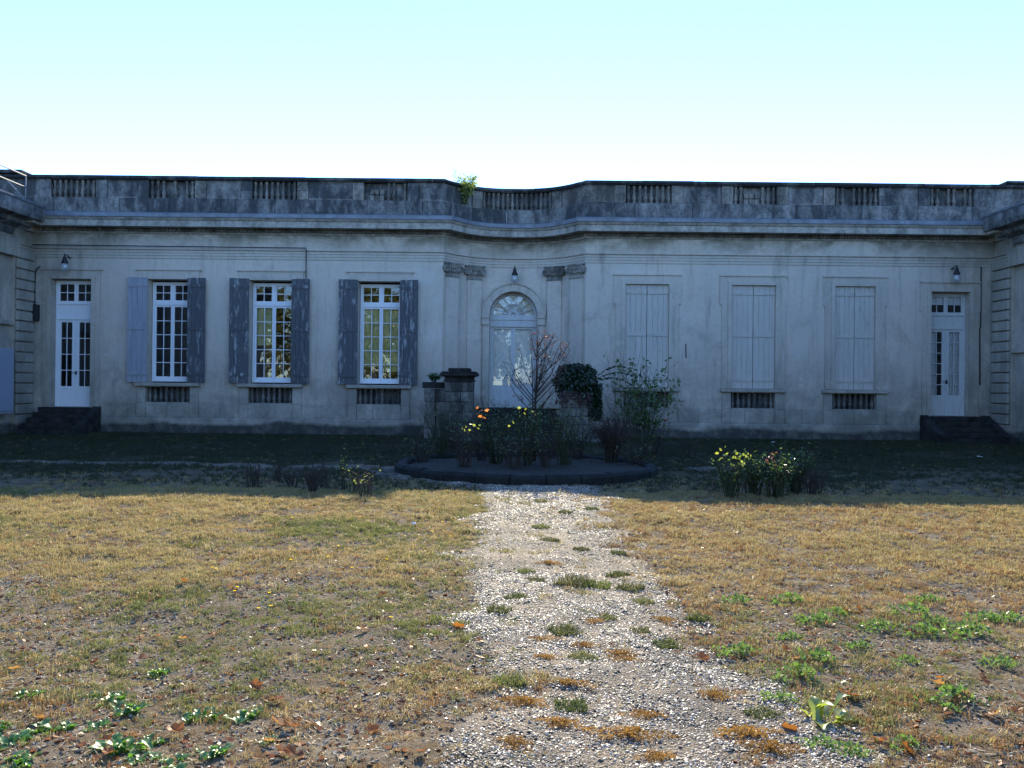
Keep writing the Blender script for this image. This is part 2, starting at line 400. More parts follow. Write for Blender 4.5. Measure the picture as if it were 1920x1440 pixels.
# ================================================================== SETTING: ground, path
def grid(xs, ys, zf, name, mat, keep=None):
    X, Yg = np.meshgrid(xs, ys); Z = zf(X, Yg)
    nx, ny = len(xs), len(ys)
    co = np.stack([X.ravel(), Yg.ravel(), Z.ravel()], 1)
    i = np.arange((ny - 1) * (nx - 1)); r = i // (nx - 1); c = i % (nx - 1); a = r * nx + c
    f = np.stack([a, a + 1, a + nx + 1, a + nx], 1)
    if keep is not None:
        k = keep(X, Yg).ravel(); f = f[k[f].any(1)]
    me = bpy.data.meshes.new(name); me.from_pydata(co.tolist(), [], f.tolist()); me.materials.append(mat)
    me.polygons.foreach_set('use_smooth', [True] * len(me.polygons)); me.update()
    o = bpy.data.objects.new(name, me); COL.objects.link(o); o['kind'] = 'structure'
    return o
ys = [2.4]
while ys[-1] < 27.0: ys.append(ys[-1] + .045 + max(0, ys[-1] - 3) * .006)
ys = np.array([-600, -200, -60, -20, -8, -5, -3, -1, 1.0] + ys + [30, 45, 90, 250, 700])
xs = np.concatenate([[-700, -250, -80, -30, -18], np.arange(-15.5, -6, .14), np.arange(-6, 6, .06), np.arange(6, 15.6, .14), [18, 30, 80, 250, 700]])
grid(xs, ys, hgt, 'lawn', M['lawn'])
pxs = np.arange(-14.9, 6.2, .07); pys = np.concatenate([np.arange(2.6, 13.5, .07), np.arange(13.5, 20.5, .07)])
grid(pxs, pys, lambda x, y: hgt(x, y) + np.clip(pathness(x, y) * .07, -.06, .012), 'gravel_path', M['gravel'], lambda x, y: pathness(x, y) > -.35)

# ================================================================== MANSION
YF = 26.7                                   # facade plane
mansion = empty('mansion', (0, YF, 0), 'long single storey stone mansion with balustraded parapet and a curved central niche', 'building')
NW = 2.23; ND = 1.25
def niche(x): return YF + ND * (1 - min(1.0, abs(x) / NW) ** 2.7)
NX = 0.04
def plan(x0, x1):
    pts = [(x0, YF)]
    for i in range(33):
        t = -1 + 2 * i / 32
        t = math.copysign(abs(t) ** .75, t)
        pts.append((NX + NW * t, niche(NW * t)))
    pts.append((x1, YF)); return pts
class Path:
    def __init__(s, pts):
        s.p = [Vector((x, y)) for x, y in pts]; s.s = [0]
        for a, b in zip(s.p, s.p[1:]): s.s.append(s.s[-1] + (b - a).length)
        s.nr = []
        seg = [(b - a).normalized() for a, b in zip(s.p, s.p[1:])]; s.seg = [Vector((d.y, -d.x)) for d in seg]
        for i in range(len(s.p)):
            n0 = s.seg[max(i - 1, 0)]; n1 = s.seg[min(i, len(seg) - 1)]
            m = (n0 + n1); m.normalize(); s.nr.append(m / max(.3, m.dot(n0)))
        s.len = s.s[-1]
    def sub(s, a, b):
        out = []
        def pt(q):
            for i in range(len(s.p) - 1):
                if s.s[i] - 1e-6 <= q <= s.s[i + 1] + 1e-6:
                    t = (q - s.s[i]) / max(1e-9, s.s[i + 1] - s.s[i]); 
                    if t < 1e-4: return (s.p[i], s.nr[i])
                    if t > 1 - 1e-4: return (s.p[i + 1], s.nr[i + 1])
                    return (s.p[i].lerp(s.p[i + 1], t), s.seg[i])
        out.append(pt(a))
        for i in range(len(s.p)):
            if a + 1e-4 < s.s[i] < b - 1e-4: out.append((s.p[i], s.nr[i]))
        out.append(pt(b)); return out
    def s_at_x(s, x):
        for i in range(len(s.p) - 1):
            if s.p[i].x <= x <= s.p[i + 1].x + 1e-9:
                return s.s[i] + (s.s[i + 1] - s.s[i]) * (x - s.p[i].x) / max(1e-9, s.p[i + 1].x - s.p[i].x)
def sweep(mb, path, prof, a=0, b=None):
    """closed profile of (offset out, z) swept along the plan"""
    pts = path.sub(a, path.len if b is None else b); k = len(prof); vs = []; fs = []
    for p, nr in pts:
        for o, z in prof: q = p + nr * o; vs.append((q.x, q.y, z))
    for i in range(len(pts) - 1):
        for j in range(k):
            u = i * k + j; w = i * k + (j + 1) % k
            fs.append((u, u + k, w + k, w))
    fs.append(tuple(range(k))); m = (len(pts) - 1) * k; fs.append(tuple(m + j for j in range(k))[::-1])
    mb.add(vs, fs)
PM = Path(plan(-15.0, 15.0))                # facade run
PP = Path(plan(-17.6, 17.6))                # parapet run, passing over the wings
PC = Path([(-15.0, 2.0)] + plan(-15.0, 15.0) + [(15.0, 2.0)])

def wall_grid(mb, xs, zs, holes, y, depth):
    """front faces and reveals of a wall in the plane y, with rectangular holes"""
    xs = sorted(set(xs + [h[0] for h in holes] + [h[1] for h in holes])); zs = sorted(set(zs + [h[2] for h in holes] + [h[3] for h in holes]))
    for x0, x1 in zip(xs, xs[1:]):
        for z0, z1 in zip(zs, zs[1:]):
            cx, cz = (x0 + x1) / 2, (z0 + z1) / 2
            if any(h[0] < cx < h[1] and h[2] < cz < h[3] for h in holes): continue
            mb.quad((x0, y, z0), (x1, y, z0), (x1, y, z1), (x0, y, z1))
    for a, b, c, d in holes:
        e = y + depth
        mb.quad((a, y, c), (a, y, d), (a, e, d), (a, e, c)); mb.quad((b, y, c), (b, e, c), (b, e, d), (b, y, d))
        mb.quad((a, y, d), (b, y, d), (b, e, d), (a, e, d)); mb.quad((a, y, c), (a, e, c), (b, e, c), (b, y, c))
        # inner face ring of the wall so that the opening has thickness behind
WL = [(-10.76, 1.30), (-7.55, 1.38), (-4.16, 1.36)]
WR = [(4.20, 1.38), (7.53, 1.38), (10.70, 1.27)]
DL, DR_ = (-13.80, 1.26), (13.68, 1.22)
ZS, ZT = 1.56, 4.80
DZ = .77
holesL = [(x - w / 2, x + w / 2, ZS, ZT) for x, w in WL] + [(DL[0] - DL[1] / 2, DL[0] + DL[1] / 2, DZ, 4.78)]
holesR = [(x - w / 2, x + w / 2, ZS, ZT) for x, w in WR] + [(DR_[0] - DR_[1] / 2, DR_[0] + DR_[1] / 2, DZ, 4.66)]
panL = [(x - .69, x + .69, .95, 1.43) for x, w in WL]; panR = [(x - .69, x + .69, .95, 1.43) for x, w in WR]
mb = MB(); wall_grid(mb, [-15.3, NX - NW], [-.4, 6.8], holesL + panL, YF, .42); mb.build('wall', M['wall'], mansion)
mb = MB(); wall_grid(mb, [NX + NW, 15.3], [-.4, 6.8], holesR + panR, YF, .42); mb.build('wall', M['wall'], mansion)
# rear faces of the recesses below the windows
for h in panL + panR:
    mb = MB(); mb.quad((h[0], YF + .30, h[2]), (h[1], YF + .30, h[2]), (h[1], YF + .30, h[3]), (h[0], YF + .30, h[3])); mb.build('recess_back', M['parapet'], mansion)

# curved niche wall with an arched doorway
DCX, DHW, ZSP = 0.02, 0.78, 3.87
mb = MB()
xsn = [NX + NW * math.copysign(abs(-1 + 2 * i / 60) ** .75, -1 + 2 * i / 60) for i in range(61)]
xsn = sorted([x for x in xsn if abs(x - DCX) > DHW + .02] + [DCX - DHW, DCX + DHW] + [DCX + DHW * math.cos(math.pi * i / 16) for i in range(1, 16)])
nc = lambda x: niche(x - NX)
for a, b in zip(xsn, xsn[1:]):
    inside = abs((a + b) / 2 - DCX) < DHW
    za = zb = -.4
    if inside:
        za = ZSP + math.sqrt(max(0, DHW ** 2 - (a - DCX) ** 2)); zb = ZSP + math.sqrt(max(0, DHW ** 2 - (b - DCX) ** 2))
        mb.quad((a, nc(a), za), (b, nc(b), zb), (b, nc(b) + .45, zb), (a, nc(a) + .45, za))
    mb.quad((a, nc(a), za), (b, nc(b), zb), (b, nc(b), 6.8), (a, nc(a), 6.8))
for sx in (-1, 1):
    x = DCX + sx * DHW; mb.quad((x, nc(x), -.4), (x, nc(x) + .45, -.4), (x, nc(x) + .45, ZSP), (x, nc(x), ZSP))
mb.build('niche_wall', M['wall'], mansion)

# shell behind: rooms, roof, back
mb = MB()
for x0, x1, z0, z1 in ((-15.3, 15.3, -.4, 6.85),): mb.quad((x0, 33.5, z0), (x1, 33.5, z0), (x1, 33.5, z1), (x0, 33.5, z1))
mb.box(-15.3, 15.3, 28.4, 33.5, -.4, .75); mb.box(-15.2, 15.2, 28.5, 33.4, 5.2, 5.35)
for x in (-12.4, -2.6, 2.6, 12.4): mb.box(x - .1, x + .1, 28.45, 33.45, .76, 5.2)
for x in (-15.25, 15.25): mb.box(x - .04, x + .04, 27.14, 33.45, -.4, 6.84)
mb.box(-15.2, -2.7, 27.13, 28.39, -.4, .74); mb.box(2.75, 15.2, 27.13, 28.39, -.4, .74); mb.box(-15.2, -2.7, 27.13, 28.49, 5.2, 5.35); mb.box(2.75, 15.2, 27.13, 28.49, 5.2, 5.35)
mb.build('interior', M['inner'], mansion)
mb = MB(); mb.box(-17.5, 17.5, 28.45, 34, 6.86, 7.0); mb.box(-17.5, -2.7, 27.1, 28.44, 6.86, 7.0); mb.box(2.75, 17.5, 27.1, 28.44, 6.86, 7.0)
mb.build('roof', M['roof'], mansion)
mb = MB(); mb.box(-17.5, 17.5, 33.52, 34, -.4, 6.85); mb.build('rear_wall', M['wall'], mansion)

# plinth, architrave, cornice
def seg_course(name, path, prof, cuts, mat, parent=mansion, gap=.006, bw=0.0):
    for a, b in zip(cuts, cuts[1:]):
        m = MB(); sweep(m, path, prof, a + gap / 2, b - gap / 2); o = m.build(name, mat(random) if callable(mat) else mat, parent)
        if bw: bevel(o, bw)
random.seed(3)
def cuts(a, b, lo, hi):
    out = [a]
    while out[-1] < b - hi * 1.3: out.append(out[-1] + random.uniform(lo, hi))
    out.append(b); return out
mb = MB(); sweep(mb, PM, [(-.05, -.3), (.10, -.3), (.10, .44), (.055, .475), (-.05, .475)], 0.0, PM.s_at_x(NX - NW + .01)); mb.build('plinth', M['blocks'], mansion)
mb = MB(); sweep(mb, PM, [(-.05, -.3), (.10, -.3), (.10, .44), (.055, .475), (-.05, .475)], PM.s_at_x(NX + NW - .01), PM.len); mb.build('plinth', M['blocks'], mansion)
mb = MB(); sweep(mb, PC, [(-.02, 5.45), (.025, 5.45), (.025, 5.535), (.045, 5.54), (.045, 5.62), (.065, 5.625), (.065, 5.69), (.11, 5.72), (.11, 5.745), (-.02, 5.76)], PC.s[1] - .9, PC.s[-2] + .9); mb.build('architrave', M['trim'], mansion)
mb = MB(); sweep(mb, PC, [(-.02, 6.215), (.035, 6.215), (.06, 6.245), (.06, 6.268), (.085, 6.27), (.085, 6.372), (.46, 6.374), (.465, 6.56), (.50, 6.57), (.55, 6.635), (-.02, 6.64)], PC.s[1] - .9, PC.s[-2] + .9); mb.build('cornice', M['cornice'], mansion)
mb = MB(); s_ = PM.s[0] + .2
while s_ < PM.len - .2:
    (p, nr), = PM.sub(s_, s_ + .002)[:1]; nr = nr.normalized(); t = Vector((-nr.y, nr.x)); 
    vs = []
    for z in (6.275, 6.368):
        for o, w in ((.08, -.026), (.165, -.026), (.165, .026), (.08, .026)): q = p + nr * o + t * w; vs.append((q.x, q.y, z))
    mb.add(vs, [(3, 2, 1, 0), (4, 5, 6, 7), (0, 1, 5, 4), (1, 2, 6, 5), (2, 3, 7, 6), (3, 0, 4, 7)])
    s_ += .082
mb.build('dentils', M['dentil'], mansion, 'stuff')
# zinc flashing sheets over the cornice
random.seed(5)
for a, b in zip(*(lambda c: (c, c[1:]))(cuts(.05, PM.len - .05, 1.5, 2.3))):
    mb = MB(); sweep(mb, PM, [(.0, 6.66), (.565, 6.645), (.572, 6.645), (.572, 6.755), (.545, 6.775), (.0, 6.90)], a + .004, b - .004); mb.build('flashing_sheet', M['zinc'], mansion)

# parapet: base stones, bays with balusters, panels, copings
random.seed(11)
mid_c = [-13.80, -10.72, -7.50, -4.02, 0.10, 4.22, 7.55, 10.75, 13.72]
half = [.70, .72, .70, .68, 1.12, .72, .68, .69, .69]
pale = lambda r: M['parapet_pale'] if r.random() < .03 else M['parapet']
seg_course('parapet_stone', PP, [(-.45, 6.85), (.03, 6.85), (.03, 7.30), (.012, 7.335), (-.45, 7.335)], cuts(0.02, PP.len - .02, 1.1, 2.1), pale, bw=.012)
bal_prof = [(.055, 0), (.055, .045), (.032, .055), (.04, .075), (.062, .13), (.066, .175), (.05, .235), (.032, .33), (.027, .40), (.036, .43), (.036, .445), (.03, .46), (.052, .475), (.052, .56)]
me_bal = MB(); me_bal.lathe(bal_prof, n=8); me_bal = me_bal.mesh('baluster', M['baluster'])
edges = []
miss = {1: (3, 5), 3: (0, 1, 2, 3, 6), 0: (), 6: (2, 3, 4), 7: (2,), 8: (2, 5)}
for i, (c, h) in enumerate(zip(mid_c, half)):
    a, b = PP.s_at_x(c - h), PP.s_at_x(c + h); edges.append((a, b))
    mb = MB(); sweep(mb, PP, [(-.44, 7.335), (-.165, 7.335), (-.165, 7.90), (-.44, 7.90)], a - .02, b + .02)
    bay = mb.build('balustrade', M['parapet'], mansion)
    nb = 8 if i != 4 else 15; rr = random.Random(i * 7)
    for k in range(nb):
        if k in miss.get(i, ()): continue
        q = a + (b - a) * (k + .5) / nb
        p, nr = PP.sub(q, q + .001)[0]; p = p - nr.normalized() * .085
        o = link('baluster', me_bal, bay, loc=(p.x, p.y - 0, 7.336)); o.location = Vector((p.x, p.y, 7.337)); o.rotation_euler.z = rr.random() * 3
    if i in (3, 6):                                   # stretch walled up with rubble
        k0, k1 = (1.1, 3.7) if i == 3 else (2.0, 5.0)
        for j in range(7):
            u0 = a + (b - a) * (k0 + (k1 - k0) * (j % 3) / 3 + .05 * (j % 2)) / nb; u1 = u0 + (b - a) * (k1 - k0) / 3.4 / nb
            z0 = 7.34 + .19 * (j // 3); z0 = min(z0, 7.72)
            if j == 6: break
            mb = MB(); sweep(mb, PP, [(-.16, z0), (-.06 + rr.uniform(-.02, .02), z0), (-.06, z0 + .17), (-.16, z0 + .17)], u0, u1); bevel(mb.build('rubble_stone', M['parapet_pale'], bay), .015)
rr = random.Random(21)
prev = 0.02
for i in range(len(edges) + 1):
    a = prev; b = edges[i][0] if i < len(edges) else PP.len - .02
    prev = edges[i][1] if i < len(edges) else None
    L = b - a
    if L > 2.4 and i in (0, len(edges)):               # raised end blocks over the wings
        pass
    w = min(.36, L * .24)
    def blk(u0, u1, front, z0, z1, m, nm='parapet_stone'):
        q = MB(); sweep(q, PP, [(-.45, z0), (front, z0), (front, z1), (-.45, z1)], u0 + .003, u1 - .003); bevel(q.build(nm, m, mansion), .01)
    lightp = rr.random() < .6
    for u0, u1 in ((a, a + w), (b - w, b)):
        lm = M['parapet_pale'] if (lightp if u0 == a else rr.random() < .5) else M['parapet']
        if rr.random() < .5: blk(u0, u1, .0, 7.338, 7.61, lm); blk(u0, u1, .0, 7.615, 7.898, lm)
        else: blk(u0, u1, .0, 7.338, 7.898, lm)
    blk(a + w, b - w, -.035, 7.338, 7.898, M['parapet'] if rr.random() < .8 else M['parapet_pale'], 'parapet_panel')
    q = MB(); sweep(q, PP, [(-.03, 7.338), (-.004, 7.338), (-.03, 7.385)], a + w + .01, b - w - .01); q.build('panel_moulding', M['parapet_pale'], mansion)
    q = MB(); sweep(q, PP, [(-.03, 7.85), (-.004, 7.895), (-.03, 7.895)], a + w + .01, b - w - .01); q.build('panel_moulding', M['parapet'], mansion)
random.seed(14)
for a, b in zip(*(lambda c: (c, c[1:]))(cuts(0.02, PP.len - .02, 1.5, 2.2))):
    dz = random.uniform(-.006, .006)
    mb = MB(); sweep(mb, PP, [(-.48, 7.90), (.03, 7.90), (.055, 7.925), (.085, 7.945 + dz), (.085, 8.0 + dz), (.05, 8.03 + dz), (-.48, 8.045 + dz)], a + .003, b - .003); mb.build('coping_stone', M['coping'], mansion)
for sx in (-1, 1):
    mb = MB(); mb.box(*sorted((sx * 15.35, sx * 17.65)), YF - .14, YF + .6, 8.05, 8.16 if sx < 0 else 8.13); bevel(mb.build('coping_stone', M['coping'], mansion), .02)

# window surrounds (eared architraves)
def surround(x, w, z0, z1, ear=True, ww=.30):
    a, b = x - w / 2, x + w / 2; mb = MB(); y = YF
    mb.box(a - ww, a - .12, y - .04, y + .02, z0, z1 + .12); mb.box(b + .12, b + ww, y - .04, y + .02, z0, z1 + .12)
    mb.box(a - ww, b + ww, y - .04, y + .02, z1 + .121, z1 + .27)
    mb.box(a - .119, a + .005, y - .065, y + .03, z0, z1 + .119); mb.box(b - .005, b + .119, y - .065, y + .03, z0, z1 + .119); mb.box(a + .0055, b - .0055, y - .065, y + .03, z1, z1 + .119)
    if ear:
        for u0, u1 in ((a - ww - .07, a - ww - .001), (b + ww + .001, b + ww + .07)): mb.box(u0, u1, y - .04, y + .02, z1 - .62, z1 + .27)
    mb.box(a - ww - .075, b + ww + .075, y - .075, y + .02, z1 + .271, z1 + .315)
    mb.build('surround', M['trim'], mansion)
for x, w in WL: surround(x, w, 1.58, ZT, False)
for x, w in WR: surround(x, w, 1.58, ZT)
surround(DL[0], DL[1], .48, 4.78, False, .27); surround(DR_[0], DR_[1], .48, 4.66, True, .27)

# aprons under the windows
rr = random.Random(9)
me_b2 = MB(); me_b2.lathe([(r * .92, z * .855) for r, z in bal_prof], n=8); me_b2 = me_b2.mesh('baluster', M['baluster'])
def apron(x, i):
    mb = MB(); mb.box(x - 1.02, x + 1.02, YF - .16, YF + .10, 1.452, 1.555); bevel(mb.build('sill', M['parapet_pale'] if i == 9 else M['blocks'], mansion), .012)
    for u0, u1 in ((x - .97, x - .692), (x + .692, x + .97)):
        for z0, z1 in ((.48, .92), (.926, 1.449)):
            mb = MB(); mb.box(u0, u1, YF - .055, YF + .02, z0, z1); bevel(mb.build('apron_block', M['blocks'], mansion), .008)
    cutx = x + rr.uniform(-.25, .25)
    for u0, u1 in ((x - .687, cutx - .004), (cutx + .004, x + .687)):
        mb = MB(); mb.box(u0, u1, YF - .04, YF + .02, .48, .945); bevel(mb.build('apron_block', M['blocks'], mansion), .008)
    for k in range(8):
        o = link('baluster', me_b2, mansion, loc=(x - .69 + 1.38 * (k + .5) / 8, .10, .952))
for i, (x, w) in enumerate(WL + WR): apron(x, i)
# base course stones between the aprons
rr = random.Random(19)
spans = [(-12.75, -11.76), (-9.76, -8.55), (-6.55, -5.16), (-3.16, -2.22), (2.30, 3.20), (5.20, 6.53), (8.53, 9.70), (11.70, 12.62)]
for a, b in spans:
    for z0, z1 in ((.48, .93),):
        u = a
        while u < b - .1:
            v = min(b, u + rr.uniform(.5, .85)); v = b if b - v < .25 else v
            mb = MB(); mb.box(u + .004, v - .004, YF - .012 - rr.random() * .01, YF + .02, z0, z1); bevel(mb.build('stone_block', M['blocks'], mansion), .006); u = v

# glazed joinery
rg = random.Random(2)
def sash(fr, bars, panes, x0, x1, z0, z1, y, st, rt, rb, cols, rows, bw=.022):
    fr.box(x0, x0 + st, y, y + .05, z0, z1); fr.box(x1 - st, x1, y, y + .05, z0, z1)
    fr.box(x0 + st, x1 - st, y + .001, y + .049, z0, z0 + rb); fr.box(x0 + st, x1 - st, y + .001, y + .049, z1 - rt, z1)
    a, b, c, d = x0 + st, x1 - st, z0 + rb, z1 - rt
    for i in range(1, cols):
        x = a + (b - a) * i / cols; bars.box(x - bw / 2, x + bw / 2, y + .012, y + .04, c, d)
    for j in range(1, rows):
        z = c + (d - c) * j / rows; bars.box(a, b, y + .013, y + .039, z - bw / 2, z + bw / 2)
    for i in range(cols):
        for j in range(rows): panes.append((a + (b - a) * i / cols, a + (b - a) * (i + 1) / cols, c + (d - c) * j / rows, c + (d - c) * (j + 1) / rows, y + .027))
def put_panes(panes, parent, tilt=.006):
    for x0, x1, z0, z1, y in panes:
        t = rg.uniform(-tilt, tilt) * (x1 - x0); u = rg.uniform(-tilt, tilt) * (z1 - z0)
        mb = MB(); vs = [(x0, y - t - u, z0), (x1, y + t - u, z0), (x1, y + t + u, z1), (x0, y - t + u, z1)]
        mb.quad(*vs); mb.build('pane', M['glass'], parent)
def casement_window(x, w, blinds):
    a, b, y = x - w / 2 + .02, x + w / 2 - .02, YF + .30
    z0, z1, zt0, zt1 = 1.60, 4.74, 4.02, 4.12
    fr = MB(); bars = MB(); panes = []
    fr.box(a, a + .06, y - .02, y + .07, z0, z1); fr.box(b - .06, b, y - .02, y + .07, z0, z1); fr.box(a + .06, b - .06, y - .019, y + .069, z1 - .06, z1)
    fr.box(a + .06, b - .06, y - .04, y + .07, z0, z0 + .07); fr.box(a + .06, b - .06, y - .03, y + .07, zt0, zt1); fr.box(x - .045, x + .045, y - .02, y + .07, zt1, z1 - .061)
    win = fr.build('window', M['white'], mansion)
    f2 = MB(); sash(f2, bars, panes, a + .061, x - .046, zt1 + .001, z1 - .062, y, .035, .04, .05, 2, 2); sash(f2, bars, panes, x + .046, b - .061, zt1 + .001, z1 - .062, y, .035, .04, .05, 2, 2)
    f2.build('transom_light', M['white'], win)
    for u0, u1 in ((a + .061, x - .002), (x + .002, b - .061)):
        c = MB(); sash(c, bars, panes, u0, u1, z0 + .071, zt0 - .001, y, .055, .06, .09, 2, 5); c.build('casement', M['white'], win)
    bars.build('glazing_bars', M['white'], win)
    put_panes(panes, win)
    for side, zb in blinds:
        u0, u1 = (a + .05, x - .01) if side == 0 else (x + .01, b - .05)
        m = MB(); k = 10
        for i in range(k):
            q0 = u0 + (u1 - u0) * i / k; q1 = u0 + (u1 - u0) * (i + 1) / k; d0 = .11 + .006 * (i % 2); d1 = .11 + .006 * ((i + 1) % 2)
            m.quad((q0, y + d0, zb), (q1, y + d1, zb), (q1, y + d1, zt0), (q0, y + d0, zt0))
        m.build('blind', M['blind'], win)
casement_window(*WL[0], [])
casement_window(*WL[1], [(0, 2.78)])
casement_window(*WL[2], [(0, 2.12), (1, 1.98)])

def side_door(x, w, ztop, rows, tr_z, mat, curtain):
    a, b, y = x - w / 2 + .01, x + w / 2 - .01, YF + .26
    fr = MB(); bars = MB(); panes = []
    z0 = DZ + .01; zl, zp0, zp1 = tr_z                      # top of leaves, panel bottom, panel top
    fr.box(a, a + .05, y - .03, y + .08, z0, ztop); fr.box(b - .05, b, y - .03, y + .08, z0, ztop); fr.box(a + .05, b - .05, y - .029, y + .079, ztop - .05, ztop)
    fr.box(a + .05, b - .05, y - .035, y + .08, zl, zl + .05); fr.box(a + .05, b - .05, y - .035, y + .08, zp1 - .05, zp1)
    door = fr.build('door', mat, mansion)
    p = MB(); p.box(a + .05, b - .05, y, y + .04, zl + .05, zp1 - .05); p.box(x - .012, x + .012, y - .012, y - .0005, zl + .06, zp1 - .06); p.build('transom_panel', mat, door)
    f2 = MB(); sash(f2, bars, panes, a + .051, x - .002, zp1 + .001, ztop - .051, y, .06, .06, .06, 2, 2); sash(f2, bars, panes, x + .002, b - .051, zp1 + .001, ztop - .051, y, .06, .06, .06, 2, 2)
    f2.build('transom_light', mat, door)
    for u0, u1 in ((a + .051, x - .002), (x + .002, b - .051)):
        c = MB(); sash(c, bars, panes, u0, u1, z0 + .56, zl - .001, y, .11, .08, .08, 2, rows); c.box(u0, u1, y + .002, y + .048, z0, z0 + .559); c.box(u0 + .08, u1 - .08, y - .008, y + .0015, z0 + .09, z0 + .47)
        c.build('door_leaf', mat, door)
    bars.build('glazing_bars', mat, door); put_panes(panes, door)
    h = MB(); h.box(x + .02, x + .05, y - .05, y - .001, z0 + 1.0, z0 + 1.12); h.tube([(x + .035, y - .045, z0 + 1.06), (x - .07, y - .05, z0 + 1.065)], .011); h.build('handle', M['iron'], door)
    if curtain:
        m = MB()
        for u0, u1 in ((a + .05, x - .22), (x + .02, b - .05)):
            k = 14
            for i in range(k):
                q0 = u0 + (u1 - u0) * i / k; q1 = u0 + (u1 - u0) * (i + 1) / k
                m.quad((q0, y + .10 + .02 * (i % 2), z0 + .5), (q1, y + .10 + .02 * ((i + 1) % 2), z0 + .5), (q1, y + .10 + .02 * ((i + 1) % 2), zl), (q0, y + .10 + .02 * (i % 2), zl))
        m.quad((a + .05, y + .09, zp1 + .32), (b - .05, y + .09, zp1 + .32), (b - .05, y + .09, ztop), (a + .05, y + .09, ztop))
        m.build('curtain', M['cloth'], door)
side_door(*DL, 4.75, 4, (3.52, 3.57, 4.05), M['white'], False)
side_door(*DR_, 4.64, 6, (3.50, 3.55, 3.98), M['oldwhite'], True)

# central door with fanlight
yd = nc(DCX) + .22
fr = MB(); bars = MB(); panes = []
z0, zl = .86, 3.52
fr.box(DCX - DHW + .005, DCX - DHW + .06, yd - .03, yd + .08, z0, zl); fr.box(DCX + DHW - .06, DCX + DHW - .005, yd - .03, yd + .08, z0, zl)
fr.box(DCX - DHW + .005, DCX + DHW - .005, yd - .06, yd + .08, zl, 3.74); fr.box(DCX - DHW + .005, DCX + DHW - .005, yd - .09, yd + .08, 3.741, 3.86)
cdoor = fr.build('door', M['oldwhite'], mansion)
for u0, u1 in ((DCX - DHW + .061, DCX - .002), (DCX + .002, DCX + DHW - .061)):
    c = MB(); sash(c, bars, panes, u0, u1, 1.52, zl - .001, yd, .075, .07, .07, 1, 1)
    c.box(u0, u1, yd + .002, yd + .048, z0, 1.519); c.box(u0 + .07, u1 - .07, yd - .01, yd + .0015, z0 + .1, 1.42); c.build('door_leaf', M['oldwhite'], cdoor)
put_panes(panes, cdoor, .004)
mb = MB(); mb.box(DCX - .72, DCX + .72, yd + .09, yd + .10, 1.0, 4.55); mb.build('curtain', M['cloth'], cdoor)  # cloth added behind door and fanlight panes, its paleness standing in for reflected sky
fan = MB(); nf = 14
def ring(mb, r0, r1, y0, y1, zc, a0=0, a1=math.pi, n=24, cx=DCX):
    for i in range(n):
        p = a0 + (a1 - a0) * i / n; q = a0 + (a1 - a0) * (i + 1) / n
        P = lambda r, t, y: (cx + r * math.cos(t), y, zc + r * math.sin(t))
        vs = [P(r0, p, y0), P(r1, p, y0), P(r1, q, y0), P(r0, q, y0), P(r0, p, y1), P(r1, p, y1), P(r1, q, y1), P(r0, q, y1)]
        mb.add(vs, [(0, 1, 2, 3), (7, 6, 5, 4), (1, 5, 6, 2), (0, 3, 7, 4)])
zf = 3.90
ring(fan, .69, .775, yd - .02, yd + .06, zf - .03); ring(fan, .36, .395, yd - .01, yd + .05, zf); ring(fan, .10, .16, yd - .01, yd + .05, zf); fan.box(DCX - .775, DCX + .775, yd - .03, yd + .06, 3.861, 3.915)
fan.lathe([(.085, -.0), (.085, .03), (.03, .05)], (0, 0, 0)); 
for i in range(len(fan.v) - 24, len(fan.v)):
    v = fan.v[i]; fan.v[i] = (DCX + v[0], yd - .03 - v[2], 3.86 + v[1])
fl = fan.build('fanlight', M['oldwhite'], cdoor)
sp = MB()
for i in range(1, 9):
    t = math.pi * i / 9
    if True:
        r0, r1 = (.15, .70)
        Mx = Matrix.Translation((DCX, 0, zf)) @ Matrix.Rotation(-t, 4, 'Y')
        sp.boxm(Mx, r0, r1, yd, yd + .04, -.014, .014)
for i in range(18):
    if i % 2: 
        t = math.pi * i / 18; Mx = Matrix.Translation((DCX, 0, zf)) @ Matrix.Rotation(-t, 4, 'Y'); sp.boxm(Mx, .15, .37, yd + .001, yd + .039, -.008, .008)
sp.build('fanlight_bars', M['oldwhite'], cdoor)
for i in range(9):
    for r0, r1 in ((.16, .36), (.395, .69)):
        t0, t1 = math.pi * i / 9, math.pi * (i + 1) / 9; g = MB(); vs = []
        for r, t in ((r0, t0), (r1, t0), (r1, (t0 + t1) / 2), (r1, t1), (r0, t1), (r0, (t0 + t1) / 2)): vs.append((DCX + r * math.cos(t), yd + .02 + rg.uniform(-.002, .002), zf + r * math.sin(t)))
        g.add(vs, [tuple(range(6))]); g.build('fanlight_pane', M['glass'], cdoor)
# archivolt and imposts
av = MB(); ya = nc(DCX + .9)
ring(av, .785, .90, ya - .10, ya + .30, ZSP); ring(av, .901, 1.02, ya - .075, ya + .25, ZSP); ring(av, 1.021, 1.07, ya - .12, ya + .25, ZSP)
av.build('archivolt', M['trim'], mansion)
for sx in (-1, 1):
    for (z0, z1, pr) in ((3.78, 3.865, .15), (3.62, 3.779, .11), (3.56, 3.619, .135), (.86, 3.559, .08)):
        m = MB(); u = sorted((DCX + sx * .785, DCX + sx * (1.03 if z0 > 3 else 1.0))); m.box(u[0], u[1], ya - pr, ya + .3, z0, z1); m.build('impost' if z0 > 3 else 'door_jamb', M['trim'], mansion)

